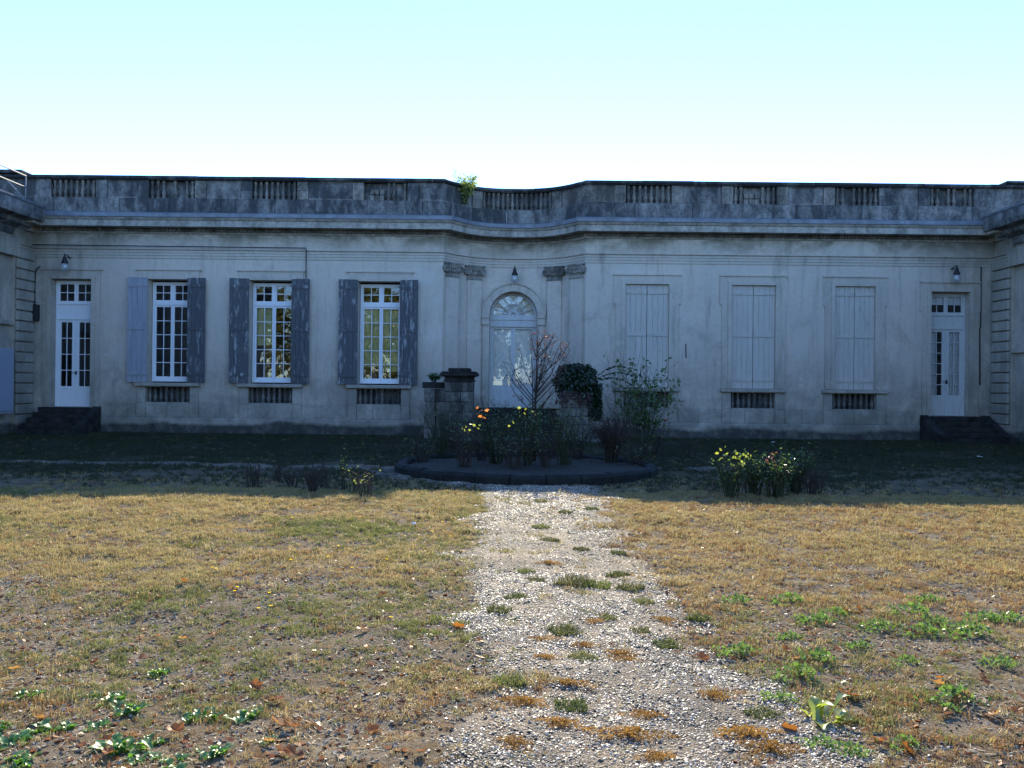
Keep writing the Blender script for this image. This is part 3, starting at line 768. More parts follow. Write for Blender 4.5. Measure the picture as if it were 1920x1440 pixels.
# Ionic pilasters in the niche
def pilaster(x):
    e = .02; y = nc(x); sl = (nc(x + e) - nc(x - e)) / (2 * e); ang = math.atan(sl) * .8
    T = Matrix.Translation((x, y, 0)) @ Matrix.Rotation(ang, 4, 'Z')
    s = MB(); s.boxm(T, -.245, .245, -.09, .2, 1.12, 4.99); s.boxm(T, -.29, .29, -.14, .2, .86, 1.0); s.boxm(T, -.265, .265, -.115, .2, 1.001, 1.119)
    pl = bevel(s.build('pilaster', M['wall'], mansion), .008)
    c = MB(); c.boxm(T, -.27, .27, -.12, .2, 4.992, 5.03); c.boxm(T, -.24, .24, -.10, .2, 5.031, 5.13); c.boxm(T, -.27, .27, -.13, .2, 5.131, 5.34); c.boxm(T, -.34, .34, -.20, .2, 5.395, 5.447)
    c.boxm(T, -.30, .30, -.165, .2, 5.341, 5.394)
    for sx in (-1, 1):                                                    # volutes: a spiral ridge on a disc
        pts = []; rad = []
        for k in range(26):
            t = k / 25 * 4.6 * math.pi; r = .135 * (1 - k / 27); pts.append(T @ Vector((sx * (.27 - 0) + sx * r * math.cos(t + 1.57) , -.165, 5.255 + r * math.sin(t + 1.57)))); rad.append(.022 * (1 - k / 45))
        c.tube(pts, rad, 5)
        d = [T @ Vector((sx * .27 + .125 * math.cos(q * math.pi / 6), yy, 5.255 + .125 * math.sin(q * math.pi / 6))) for yy in (-.155, .1) for q in range(12)]
        c.add(d, [tuple(range(12))] + [(q, (q + 1) % 12, 12 + (q + 1) % 12, 12 + q) for q in range(12)])
    for k in range(5):                                                    # eggs
        a = T @ Vector((-.16 + .08 * k, -.145, 5.30)); c.tube([a + Vector((0, 0, .045)), a, a - Vector((0, 0, .07))], [.02, .034, .008], 6)
    for k in range(7):                                                    # garland
        t = -1 + 2 * k / 6; a = T @ Vector((t * .2, -.15, 5.16 + .07 * t * t)); c.lathe([(.01, -.03), (.032, 0), (.01, .03)], a, 6)
    c.build('capital', M['capital'], pl)
for x in (-1.97, -1.28, 1.37, 2.05): pilaster(x)

# shutters
def leaf_shutter(x0, w, z0, z1, y, ang, mat, hinge):
    """hinge at x0 (+w may be negative); board faces outward"""
    T = Matrix.Translation((x0, y, 0)) @ Matrix.Rotation(ang, 4, 'Z')
    nbd = 4; sg = 1 if w > 0 else -1; W = abs(w)
    sh = None
    for zz in ((z0 + z1) / 2, z0 + .22, z1 - .30):
        fr = MB(); fr.boxm(T, *sorted((sg * .015, sg * (W - .015))), -.022, -.0005, zz, zz + .10)
        if sh is None: sh = fr.build('shutter', mat, mansion)
        else: fr.build('batten', mat, sh)
    for k in range(nbd):
        u0 = W * k / nbd + .003; u1 = W * (k + 1) / nbd - .003
        b = MB(); b.boxm(T, *sorted((sg * u0, sg * u1)), 0, .035, z0, z1 + rg.uniform(-.004, .004)); b.build('board', mat, sh)
    for zz in (z0 + .26, z1 - .26): ir = MB(); ir.boxm(T, *sorted((sg * -.03, sg * W * .55)), -.032, -.0225, zz, zz + .035); ir.build('strap_hinge', mat, sh)
for i, (x, w) in enumerate(WL):
    m0 = M['lav_shutter'] if i == 0 else M['dark_shutter']; yy = YF - .09
    leaf_shutter(x - w / 2 + .01, -.60, 1.57, 4.84, yy, R(5 + i), m0, 0)
    leaf_shutter(x + w / 2 - .05, .58, 1.57, 4.84, yy, R(-6 - i), M['dark_shutter'], 0)
for x, w in WR:
    for sx in (-1, 1): leaf_shutter(x + sx * (w / 2 - .006), -sx * (w / 2 - .012), 1.57, 4.795, YF + .03 + .004 * sx, 0, M['pale_shutter'], 0)

# ================================================================== WINGS
def wing(sx, label):
    w = empty('wing_building', (sx * 15.2, 20, 0), label, 'building')
    X = lambda a, b: sorted((sx * a, sx * b))
    m = MB(); m.box(*X(15.14, 22), 2, YF - .001, -.4, 6.64); m.build('wall', M['wall'], w)
    m = MB(); m.box(*X(15.31, 22), YF + .001, 33.5, -.4, 6.64); m.build('rear_block', M['wall'], w)
    m = MB(); m.box(*X(14.9, 22), 2, YF - .8, 6.80, 6.95); m.build('roof', M['roof'], w)
    # corner pier with rusticated blocks
    m = MB(); m.box(*X(15.03, 15.138), 25.72, YF - .002, -.3, 6.2); m.build('corner_pier', M['wall'], w)
    z = .55; k = 0
    while z < 5.3:
        m = MB(); m.box(*X(14.93, 15.029), 25.74, YF - .06, z + .014, z + .300); bevel(m.build('quoin_block', M['blocks'], w), .022); z += .316
    m = MB(); m.box(*X(14.88, 15.029), 25.70, YF - .05, -.3, .54); m.build('plinth', M['blocks'], w)
    # flat arch of wedge stones over the recessed bay
    n_ = 15; y0, y1 = 22.1, 25.72
    for k in range(n_):
        a, b = y0 + (y1 - y0) * k / n_, y0 + (y1 - y0) * (k + 1) / n_; s0 = (a - (y0 + y1) / 2) * .12; s1 = (b - (y0 + y1) / 2) * .12
        v = MB(); xa, xb = sx * 14.95, sx * 15.139
        v.add([(xa, a + .008, 5.33), (xa, b - .008, 5.33), (xa, b - .008 + s1, 5.86), (xa, a + .008 + s0, 5.86), (xb, a + .008, 5.33), (xb, b - .008, 5.33), (xb, b - .008 + s1, 5.86), (xb, a + .008 + s0, 5.86)],
              [(0, 1, 2, 3), (7, 6, 5, 4), (0, 4, 5, 1), (3, 2, 6, 7), (1, 5, 6, 2), (0, 3, 7, 4)])
        v.build('wedge_stone', M['blocks'], w)
    m = MB(); zc = 2.72 if sx > 0 else 3.25; m.box(*X(15.02, 15.139), 22.2, 25.70, zc, zc + .12); m.build('string_course', M['trim'], w)
    for k in range(5):
        yk = 21.2 - k * 3.9
        m = MB(); m.box(*X(15.0, 15.139), yk - .45, yk + .45, -.3, 6.2); m.build('pilaster', M['blocks'], w)
    # cornice and deep eaves fascia
    pth = Path([(sx * 15.14, 2.0), (sx * 15.14, YF - .5)] if sx < 0 else [(sx * 15.14, YF - .5), (sx * 15.14, 2.0)])
    m = MB(); sweep(m, pth, [(-.02, 6.0), (.06, 6.0), (.12, 6.2), (.35, 6.3), (.38, 6.42), (.70, 6.46), (.74, 6.60), (.74, 6.84), (-.02, 6.95)]); m.build('eaves', M['parapet'], w)
    m = MB(); sweep(m, pth, [(.60, 6.86), (.745, 6.845), (.77, 6.88), (.77, 6.93), (.62, 6.955)]); m.build('gutter', M['zinc'], w)
    return w
wl_ = wing(-1, 'left wing of the mansion with rusticated corner pier, cut by the photo edge')
wr_ = wing(1, 'right wing of the mansion with wedge stone lintel, cut by the photo edge')

# roof guard rail on the left wing
rail = empty('guard_rail', (-14.6, 25.4, 6.95), 'pale metal guard rail along the roof edge of the left wing', 'railing')
m = MB(); yl = [25.5, 24.0, 22.5]
for z in (7.70, 7.36): m.tube([(-14.6, 25.5, z), (-14.6, 20, z)], .022)
m.build('rail', M['rail'], rail)
for y in yl: m = MB(); m.tube([(-14.6, y, 6.93), (-14.6, y, 7.71)], .02); m.build('post', M['rail'], rail)
m = MB(); m.tube([(-14.6, 25.45, 7.0), (-15.2, 25.5, 7.6)], .015); m.build('brace', M['rail'], rail)

# cabinet by the left wing, box and cables on the wall
cab = empty('utility_cabinet', (-15.0, 25.3, .62), 'tall pale blue cabinet fixed to the left wing at the photo edge', 'cabinet')
m = MB(); m.box(-15.028, -14.80, 24.55, 25.35, .60, 2.52); bevel(m.build('body', M['cabinet'], cab), .01)
m = MB(); m.box(-14.799, -14.775, 24.60, 25.30, .68, 2.45); bevel(m.build('door', M['cabinet'], cab), .006)
eb = empty('junction_box', (-14.9, YF, 3.5), 'small black electrical box on the wall left of the left door', 'box')
m = MB(); m.box(-15.02, -14.80, YF - .16, YF + .01, 3.45, 3.96); bevel(m.build('body', M['iron'], eb), .012)
m = MB(); m.box(-15.0, -14.82, YF - .175, YF - .161, 3.48, 3.93); bevel(m.build('lid', M['iron'], eb), .006)
def cable(pts, r, label):
    m = MB(); m.tube(pts, r, 5); return tag(m.build('cable', M['iron']), label, 'cable')
cable([(-14.93, YF - .06, 3.95), (-14.94, YF - .05, 4.5), (-14.93, YF - .05, 4.95), (-14.86, YF - .07, 5.1), (-14.75, YF - .10, 5.15)], .018, 'thin black cable rising from the black box to the corner')
cable([(-15.0, YF - .12, 5.82), (-6.48, YF - .12, 5.80), (-6.46, YF - .12, 5.76), (-6.46, YF - .10, 4.83)], .016, 'dark cable along the wall moulding dropping beside the middle left shutter')
cable([(14.63, YF - .03, 5.44), (14.63, YF - .04, 3.6), (14.60, YF - .04, 3.5), (14.62, YF - .04, 1.75)], .018, 'dark pipe running down the wall right of the right door')
cable([(5.42, YF - .02, 2.95), (5.43, YF - .03, 2.5)], .014, 'short black hook on the wall between the right shutters')

# lamps over the doors
def lantern(x, y, z, label):
    t = empty('wall_lantern', (x, y, z), label, 'lamp', 'lanterns over the doors')
    b = MB(); b.tube([(0, 0, .16), (0, -.10, .22), (0, -.22, .20), (0, -.26, .12)], .016, 6); b.lathe([(.06, -.01), (.06, .01)], (0, 0, .16)); link('bracket', b.mesh('bracket', M['iron']), t, loc=(0, 0, 0))
    c = MB(); c.lathe([(.105, -.06), (.10, -.03), (.06, .06), (.045, .13), (.02, .17), (.02, .22), (.004, .25)], (0, -.26, 0), 10); link('hood', c.mesh('hood', M['iron']), t, loc=(0, 0, 0))
    g = MB(); g.lathe([(.085, -.06), (.12, -.13), (.13, -.19), (.105, -.26), (.06, -.30), (.01, -.31)], (0, -.26, 0), 12); link('globe', g.mesh('globe', M['lampglass']), t, loc=(0, 0, 0))
lantern(-13.87, YF - .07, 5.28, 'globe lantern over the left glazed door')
lantern(0.05, nc(0) - .02, 5.23, 'globe lantern over the arched central door')
lantern(13.72, YF - .06, 5.22, 'globe lantern over the right curtained door')

# ================================================================== STEPS
def step_flight(name, label, x0, x1, ytop, ztop, n_, tread, spread, slab=None, group=None):
    t = empty(name, ((x0 + x1) / 2, ytop, 0), label, 'steps')
    for k in range(n_):
        zt = ztop - (k) * ztop / n_; zb = ztop - (k + 1) * ztop / n_
        y1 = ytop if k == 0 else ytop - tread * k + .02
        m = MB(); m.box(x0 - spread * k, x1 + spread * k, ytop - tread * (k + 1), ytop, zb - (.3 if k == n_ - 1 else -.002), zt); bevel(m.build('step', M['steps'], t), .012)
    return t
st = step_flight('stone_steps', 'dark stone steps up to the left glazed door', -14.62, -13.05, YF - .10, DZ, 5, .30, .0)
m = MB(); xa, xb = -13.04, -12.80
m.add([(xa, YF - .11, -.2), (xb, YF - .11, -.2), (xb, YF - 1.7, -.2), (xa, YF - 1.7, -.2), (xa, YF - .11, .80), (xb, YF - .11, .80), (xb, YF - 1.35, .22), (xa, YF - 1.35, .22), (xa, YF - 1.7, .20), (xb, YF - 1.7, .20)],
      [(0, 1, 2, 3), (4, 7, 6, 5), (7, 8, 9, 6), (3, 2, 9, 8), (0, 4, 5, 1), (1, 5, 6, 9, 2), (0, 3, 8, 7, 4)])
m.build('cheek_wall', M['steps'], st)
st = step_flight('stone_steps', 'dark stone steps up to the right curtained door', 12.98, 14.60, YF - .10, DZ, 5, .30, .0)
for xa, xb in ((12.72, 12.97), (14.61, 14.86)):
    m = MB()
    m.add([(xa, YF - .11, -.2), (xb, YF - .11, -.2), (xb, YF - 1.7, -.2), (xa, YF - 1.7, -.2), (xa, YF - .11, .80), (xb, YF - .11, .80), (xb, YF - 1.35, .22), (xa, YF - 1.35, .22), (xa, YF - 1.7, .20), (xb, YF - 1.7, .20)],
          [(0, 1, 2, 3), (4, 7, 6, 5), (7, 8, 9, 6), (3, 2, 9, 8), (0, 4, 5, 1), (1, 5, 6, 9, 2), (0, 3, 8, 7, 4)])
    m.build('cheek_wall', M['steps'], st)
st = step_flight('stone_steps', 'wide dark stone steps between the two piers before the arched door', -1.10, 1.45, nc(0) - .05, .84, 6, .30, .0)
m = MB(); m.box(-1.09, 1.44, 25.2, 26.0, .30, .4); 
m = MB(); m.box(-1.75, 2.55, 24.0, 24.98, -.2, .06); bevel(m.build('landing_slab', M['pier'], st), .015)

# ================================================================== PIERS
def pier(x, y, label, ztop, seed):
    t = empty('stone_pier', (x, y, 0), label, 'pier', 'piers flanking the central steps'); r = random.Random(seed)
    z = 0.0; k = 0; top = ztop - .40
    m = MB(); m.box(x - .47, x + .47, y - .47, y + .47, -.15, .22); bevel(m.build('base', M['pier'], t), .02); z = .223
    nco = 5; hh = (top - z) / nco
    for k in range(nco):
        c = r.uniform(-.15, .15) if k % 2 else None
        sp_ = [(x - .41, x + .41)] if c is None and k % 4 == 0 else [(x - .41, x + (c or .1) - .004), (x + (c or .1) + .004, x + .41)]
        for u0, u1 in sp_:
            j = r.uniform(-.012, .012); m = MB(); m.box(u0, u1, y - .41 + j, y + .41, z + .004, z + hh - .003); bevel(m.build('stone_block', M['pier'], t), .018)
        z += hh
    m = MB()
    for z0, z1, e in ((0, .07, .44), (.07, .14, .41), (.14, .17, .46), (.17, .26, .54), (.26, .30, .50)): m.box(x - e, x + e, y - e, y + e, top + z0 + .001, top + z1)
    bevel(m.build('cap', M['steps'], t), .012)
    m = MB(); m.box(x - .32, x + .32, y - .32, y + .32, top + .301, ztop); bevel(m.build('cap_block', M['steps'], t), .02)
    return t
pier(-1.52, 24.85, 'square stone pier with moulded cap left of the central steps', 2.07, 1)
pier(1.88, 24.85, 'stone pier right of the central steps buried under dark ivy', 1.85, 2)
gw = empty('garden_wall', (-2.25, 25.2, 0), 'low ruined stone wall stub joining the left pier with weeds on top', 'wall')
r = random.Random(4); z = -.1
for k in range(4):
    for u0, u1 in ((-2.55, -2.24), (-2.23, -1.94)):
        m = MB(); m.box(u0 + r.uniform(-.02, .02), u1, 24.95 + r.uniform(-.03, .03), 25.45, z, z + .39); bevel(m.build('stone_block', M['pier'], gw), .02)
    z += .395
tr = empty('stone_trough', (-2.22, 25.15, 1.5), 'dark stone trough of weeds on the low wall beside the left pier', 'planter')
m = MB(); m.box(-2.62, -1.97, 24.92, 25.42, 1.485, 1.66); bevel(m.build('trough', M['steps'], tr), .015)

# ================================================================== FLOWER BED
bed = empty('flower_bed', (BED[0], BED[1], 0), 'round flower bed with thick dark rounded kerb before the steps', 'flower bed')
m = MB(); nseg = 72; prof = [(2.20, -.1), (2.20, .08), (2.23, .125), (2.30, .15), (2.38, .138), (2.43, .09), (2.45, -.1)]
vs = []; fs = []
rk = random.Random(33)
for ks in range(26):
    m = MB(); vs = []; fs = []; dz_ = rk.uniform(-.014, .014); dr_ = rk.uniform(-.018, .018)
    for i in range(4):
        a = 2 * math.pi * (ks + .012 + .976 * i / 3) / 26
        for j, (rr_, z) in enumerate(prof): vs.append((BED[0] + (rr_ + dr_ + rk.uniform(-.006, .006)) * math.cos(a), BED[1] + (rr_ + dr_) * math.sin(a), z + (dz_ + rk.uniform(-.006, .006) if z > 0 else 0)))
    for i in range(3):
        for j in range(6): fs.append((i * 7 + j, i * 7 + 7 + j, i * 7 + 8 + j, i * 7 + j + 1))
    fs += [tuple(range(7)), tuple(range(21, 28))[::-1]]
    m.add(vs, fs); m.build('kerb_stone', M['kerb'], bed)
for i in range(0):
    a = 2 * math.pi * i / nseg
    for j, (rr_, z) in enumerate(prof):
        w_ = 1 + .006 * math.sin(i * 2.3 + j); vs.append((BED[0] + rr_ * w_ * math.cos(a), BED[1] + rr_ * w_ * math.sin(a), z + .008 * math.sin(i * 1.7)))
    for j in range(len(prof) - 1):
        q = (i + 1) % nseg; fs.append((i * 7 + j, q * 7 + j, q * 7 + j + 1, i * 7 + j + 1))
m = MB(); vs = [(BED[0], BED[1], .16)]; fs = []
for k in range(1, 7):
    for i in range(36):
        a = 2 * math.pi * i / 36; rr_ = 2.21 * k / 6; x = BED[0] + rr_ * math.cos(a); y = BED[1] + rr_ * math.sin(a)
        vs.append((x, y, .12 - .05 * (k / 6) ** 2 + float(fbm(x * 3, y * 3, 3) - .5) * .08))
for i in range(36): fs.append((0, 1 + i, 1 + (i + 1) % 36))
for k in range(5):
    for i in range(36): a = 1 + k * 36 + i; b = 1 + k * 36 + (i + 1) % 36; fs.append((a, a + 36, b + 36, b))
m.add(vs, fs, True); m.build('soil', M['soil'], bed)
def zground(x, y):
    d = math.hypot(x - BED[0], y - BED[1])
    if d < 2.1: return .11 - .05 * (d / 2.1) ** 2
    return float(hgt(x, y))

# ================================================================== PLANTS
def leafcard(mb, p, d, size, r, fold=.25, wr=.55):
    d = Vector(d); d.normalize()
    u = d.cross(Vector((r.uniform(-1, 1), r.uniform(-1, 1), r.uniform(-.3, 1)))); 
    if u.length < 1e-3: u = Vector((1, 0, 0))
    u.normalize(); n_ = d.cross(u)
    w = size * wr * .5
    a = p; b = p + d * size * .45 + u * w + n_ * fold * w; c = p + d * size; e = p + d * size * .45 - u * w + n_ * fold * w; md = p + d * size * .5
    mb.add([a, b, c, md, e], [(0, 1, 2, 3), (0, 3, 2, 4)])
def bush(name, label, cat, x, y, h, spread, ns, seed, leafm=None, nleaf=0, leafsize=.05, twigm='twig', sub=3, droop=0.0, top_only=True, group=None, extra=None, thick=.0075, upright=.8):
    ns = int(ns * 1.25); sub += 4; nleaf = int(nleaf * 2.0)
    r = random.Random(seed); z0 = zground(x, y) - .02
    t = empty(name, (x, y, z0), label, cat, group)
    st = MB(); lf = MB(); tips = []
    for k in range(ns):
        a = r.uniform(0, 2 * math.pi); sp_ = spread * math.sqrt(r.random()); hh = h * r.uniform(.6, 1.0)
        e = Vector((math.cos(a) * sp_, math.sin(a) * sp_, hh)); b0 = Vector((math.cos(a), math.sin(a), 0)) * r.uniform(.0, .13) * (1 if h > .4 else .6)
        c1 = b0.lerp(e, .4) + Vector((r.uniform(-.05, .05), r.uniform(-.05, .05), .05)) - Vector((e.x, e.y, 0)) * .12 * upright
        P = [b0, b0.lerp(c1, .5), c1, c1.lerp(e, .5) + Vector((r.uniform(-.04, .04), r.uniform(-.04, .04), 0)), e]
        P = [p for p in P]; st.tube(P, [thick, thick * .85, thick * .7, thick * .5, thick * .25], 4, False)
        for i_ in range(1, 5):
            for q in range(1 if i_ < 2 else 2): tips.append((P[i_].lerp(P[i_ - 1], r.random() * .8), i_ / 4))
        for q in range(sub):
            u = r.uniform(.35, .95); i_ = min(3, int(u * 4)); p = P[i_].lerp(P[i_ + 1], u * 4 - i_)
            d = Vector((r.uniform(-1, 1), r.uniform(-1, 1), r.uniform(.3, 1.1))).normalized() * h * r.uniform(.10, .28)
            mid = p + d * .5 + Vector((r.uniform(-.02, .02), 0, 0)); st.tube([p, mid, p + d], [thick * .45, thick * .3, thick * .15], 3, False)
            tips += [(p + d, 1), (mid, .8), (p + d * .8, .9)]
    if nleaf:
        for k in range(nleaf):
            p, hgt_ = r.choice(tips)
            if top_only and p.z < h * .35 and r.random() < .85: continue
            d = Vector((r.uniform(-1, 1), r.uniform(-1, 1), r.uniform(-.7, .5)))
            leafcard(lf, p + d * .02, d, leafsize * r.uniform(.6, 1.3), r)
        link('foliage', lf.mesh('foliage', M[leafm]), t, kind='stuff', loc=(0, 0, 0))
    if extra:
        for nm, mat, spots, size, cnt in extra:
            for sxp in spots:                                  # each cluster hangs on a stem of its own
                e_ = Vector(sxp); st.tube([(0, 0, 0), e_ * .45 + Vector((0, 0, h * .12)), e_ * .8 + Vector((0, 0, .05)), e_], [thick, thick * .8, thick * .6, thick * .3], 4, False)
            e = MB()
            for sxp in spots:
                for k in range(cnt):
                    d = Vector((r.uniform(-1, 1), r.uniform(-1, 1), r.uniform(-.6, .6)))
                    leafcard(e, Vector(sxp) + Vector((r.uniform(-1, 1), r.uniform(-1, 1), r.uniform(-1, 1))) * size * .8, d, size * r.uniform(.7, 1.2), r, .3, .7)
            link(nm, e.mesh(nm, M[mat]), t, loc=(0, 0, 0))
    link('stems', st.mesh('stems', M[twigm]), t, loc=(0, 0, 0))
    return t
def loc(px, py, Y, x, y, z0):
    v = at(px, py, Y); return (v.x - x, v.y - y, v.z - z0)
G1 = 'rose bushes in the round bed'
def bedbush(px, py, label, h, spread, ns, seed, **kw):
    x, y = gnd(px, py); y += .25; return bush('rose_bush', label, 'rose bush', x, y, h * 1.18, spread * 1.1, ns, seed, group=G1, **kw)
def lit(px, py, Y, base):  # a leaf cluster given by where it hangs
    v = at(px, py, Y); return (v.x - base[0], v.y - base[1], v.z - base[2])
bedbush(825, 868, 'bare upright rose bush at the left end of the round bed', 1.12, .42, 26, 1, leafm='roseleaf', nleaf=50, twigm='greentwig')
def fxy(px, py): x, y = gnd(px, py); return x, y + .25, zground(x, y + .25) - .02
b = fxy(930, 884)
bedbush(930, 884, 'rose bush with orange and yellow lit leaves left of the red tree', 1.05, .62, 30, 2, leafm='roseleaf', nleaf=170, twigm='greentwig',
        extra=[('orange_leaves', 'oleaf', [lit(905, 772, 14.1, b), lit(908, 781, 14.1, b), lit(902, 768, 14.1, b)], .075, 3), ('yellow_leaves', 'yleaf', [lit(877, 800, 13.7, b), lit(895, 800, 13.7, b), lit(870, 806, 13.7, b)], .065, 3)])
bedbush(956, 862, 'bare rose bush behind the red tree in the round bed', .85, .45, 18, 3, leafm='roseleaf', nleaf=90)
b = fxy(985, 888)
bedbush(985, 888, 'rose bush with bright yellow green leaves beside the red tree', 1.0, .40, 18, 4, leafm='roseleaf', nleaf=110, twigm='greentwig',
        extra=[('yellow_leaves', 'yleaf', [lit(983, 771, 14.0, b), lit(980, 776, 14.0, b), lit(991, 774, 14.0, b), lit(962, 795, 13.9, b), lit(1010, 776, 14.1, b)], .07, 2)])
bedbush(1058, 886, 'leafy upright rose bush right of the red tree', 1.05, .42, 24, 5, leafm='roseleaf', nleaf=150, twigm='greentwig')
bedbush(1111, 880, 'single thin rose stem with few leaves in the bed', .75, .10, 3, 6, leafm='roseleaf', nleaf=14)
bedbush(1148, 878, 'dense twiggy rounded rose bush near the right end of the bed', .90, .46, 60, 7, sub=6, leafm='rleaf', nleaf=60, thick=.009)
bedbush(1178, 868, 'very tall rose with leafy arching tips at the right of the bed', 2.0, .62, 12, 8, sub=7, leafm='yleaf', nleaf=0, twigm='greentwig',
        extra=[('foliage', 'roseleaf', [], .1, 0)])

for i, (px, py, lb, h_) in enumerate(((790, 876, 'low twiggy rose at the far left rim of the round bed', .5), (868, 888, 'bare twiggy rose left of the orange leaved rose', .75), (900, 876, 'bare rose behind the orange leaved rose', .85), (960, 893, 'low dark rose at the front of the bed before the sapling', .5), (1022, 890, 'dark twiggy rose right of the sapling base', .7), (1030, 868, 'bare rose behind the bed centre before the steps', .85), (1085, 872, 'leafless rose between the upright rose and the dense one', .8), (1195, 882, 'low bare rose at the right rim of the round bed', .55), (850, 864, 'bare rose at the back left of the round bed', .8))):
    bedbush(px, py, lb, h_, .36, 22, 300 + i, leafm='roseleaf', nleaf=50, sub=5)
# climbing leafy rose behind
x, y = gnd(1205, 862)
bush('climbing_rose', 'tall loose climbing rose with green and yellow leaves before the first right shutter', 'rose bush', x, y, 2.15, .80, 20, 31, leafm='roseleaf', nleaf=520, leafsize=.095, twigm='greentwig', sub=6)
# red leaved sapling in the bed
def sapling(x, y, h, label):
    r = random.Random(77); z0 = zground(x, y) - .03; t = empty('sapling', (x, y, z0), label, 'tree')
    tk = MB(); lf = MB(); iv = MB()
    tk.tube([(0, 0, 0), (.01, 0, h * .2), (.0, .01, h * .4), (.02, 0, h * .62), (.03, 0, h * .8), (.05, 0, h * .97)], [.028, .025, .022, .015, .009, .004], 6)
    tk.tube([(-.03, .0, 0), (-.04, 0, h * .3), (-.05, 0, h * .6), (-.10, 0, h * .85)], [.018, .015, .010, .003], 5)
    for k in range(26):
        z = h * r.uniform(.28, .8); a = r.uniform(0, 2 * math.pi); L = (h - z) * r.uniform(.45, .75); sp_ = L * r.uniform(.45, .95)
        if k < 5: a = (math.pi, 0, math.pi, 0, .2)[k]; z = h * (.33 + .03 * k); L = h * .32; sp_ = h * .23
        p0 = Vector((.01, 0, z)); e = p0 + Vector((math.cos(a) * sp_, math.sin(a) * sp_ * .9, L)); m_ = p0.lerp(e, .5) + Vector((math.cos(a), math.sin(a), 0)) * sp_ * .14
        tk.tube([p0, m_, e], [.011, .007, .002], 4, False)
        for q in range(9):
            u = r.uniform(.25, 1); p = (p0.lerp(m_, u * 2) if u < .5 else m_.lerp(e, u * 2 - 1)); d = Vector((r.uniform(-1, 1), r.uniform(-1, 1), r.uniform(.1, 1))).normalized() * r.uniform(.08, .26)
            tk.tube([p, p + d], [.004, .0015], 3, False)
            for w in range(3):
                if r.random() < .6: leafcard(lf, p + d * r.uniform(.4, 1), (r.uniform(-1, 1), r.uniform(-1, 1), r.uniform(-1, .4)), r.uniform(.03, .06), r)
    for k in range(260):
        z = h * r.uniform(.05, .42); a = r.uniform(0, 6.28); rad = .05 + .05 * r.random(); d = Vector((math.cos(a), math.sin(a), r.uniform(-.5, .5))); leafcard(iv, Vector((math.cos(a) * rad, math.sin(a) * rad, z)), d, r.uniform(.04, .08), r)
    link('trunk', tk.mesh('trunk', M['twig']), t, loc=(0, 0, 0)); link('crown', lf.mesh('crown', M['rleaf']), t, kind='stuff', loc=(0, 0, 0)); link('climbing_ivy', iv.mesh('climbing_ivy', M['roseleaf']), t, kind='stuff', loc=(0, 0, 0))
x, y = gnd(1002, 876); sapling(x, y, 2.75, 'slender sapling with sparse dull red leaves growing in the round bed')

# ivy on the right pier
def p_x(a, ph): return 5 + 3.0 * math.cos(a) * math.sin(ph) + 2 * math.sin(a)
def ivy(label):
    t = empty('ivy', (1.88, 24.85, 0), label, 'ivy'); r = random.Random(6); lf = MB(); rl = MB(); st = MB()
    C = Vector((1.88, 24.85, 1.78)); t0 = Vector((1.88, 24.85, 0))
    for k in range(5200):
        a = r.uniform(0, 6.283); ph = math.acos(r.uniform(-.45, 1)); q = r.uniform(.86, 1.05) + .10 * math.sin(a * 5 + ph * 4)
        p = C + Vector((.58 * math.sin(ph) * math.cos(a), .58 * math.sin(ph) * math.sin(a), .47 * math.cos(ph) - .02)) * (q + .22 * (float(vnoise(p_x(a, ph), ph * 3.1)) - .5))
        if r.random() < .3: p.z -= r.random() * .35
        leafcard(lf, p - t0, (p - C) + Vector((r.uniform(-.5, .5), r.uniform(-.5, .5), -.6)), r.uniform(.05, .10), r, .3, .8)
    for k in range(1500):                                  # curtain hanging on the right side
        p = Vector((2.18 + r.random() * .42, 24.35 + r.random() * .7, r.uniform(.62, 1.7))); leafcard(lf, p - t0, (r.uniform(-.6, .6), -1, -.9), r.uniform(.05, .10), r, .3, .8)
    for k in range(260):
        p = Vector((1.25 + r.random() * 1.0, 24.28 + r.random() * .25, r.uniform(1.12, 1.48) - .1 * r.random())); leafcard(rl, p - t0, (r.uniform(-.6, .6), -.6, -.9), r.uniform(.05, .09), r, .3, .8)
    for x0, ang, L in ((2.35, .5, 1.0), (2.4, .15, 1.2), (2.45, -.1, 1.1)):   # arching runners
        p = Vector((x0, 24.7, 1.75)); P = [p - t0]; d = Vector((math.cos(ang), 0, math.sin(ang) + .5))
        for q in range(9):
            p = p + d * L / 9; d.z -= .14; P.append(p - t0)
            for w in range(5): leafcard(lf, p - t0 + Vector((r.uniform(-.04, .04), r.uniform(-.04, .04), 0)), (r.uniform(-1, 1), r.uniform(-1, 1), -.5), r.uniform(.06, .10), r, .3, .8)
        st.tube(P, .008, 4)
    link('foliage', lf.mesh('foliage', M['ivyleaf']), t, kind='stuff', loc=(0, 0, 0)); link('dead_leaves', rl.mesh('dead_leaves', M['rleaf']), t, kind='stuff', loc=(0, 0, 0)); link('runners', st.mesh('runners', M['greentwig']), t, loc=(0, 0, 0))
ivy('dense dark ivy mound smothering the right pier')
bush('trough_weed', 'small green weeds growing out of the trough on the low wall', 'plant', -2.3, 25.15, .28, .28, 14, 41, leafm='roseleaf', nleaf=160, leafsize=.06, twigm='greentwig').location.z = 1.64
# sprouting shrub on the parapet
pv = at(872, 372, 27.45)
sh = bush('parapet_shrub', 'self sown yellow green shrub sprouting from the parapet left of the niche', 'shrub', pv.x, pv.y - .05, 1.0, .42, 14, 51, leafm='yleaf', nleaf=620, leafsize=.07, twigm='greentwig', sub=5, top_only=False)
sh.location.z = 7.42; sh.location.y -= .12

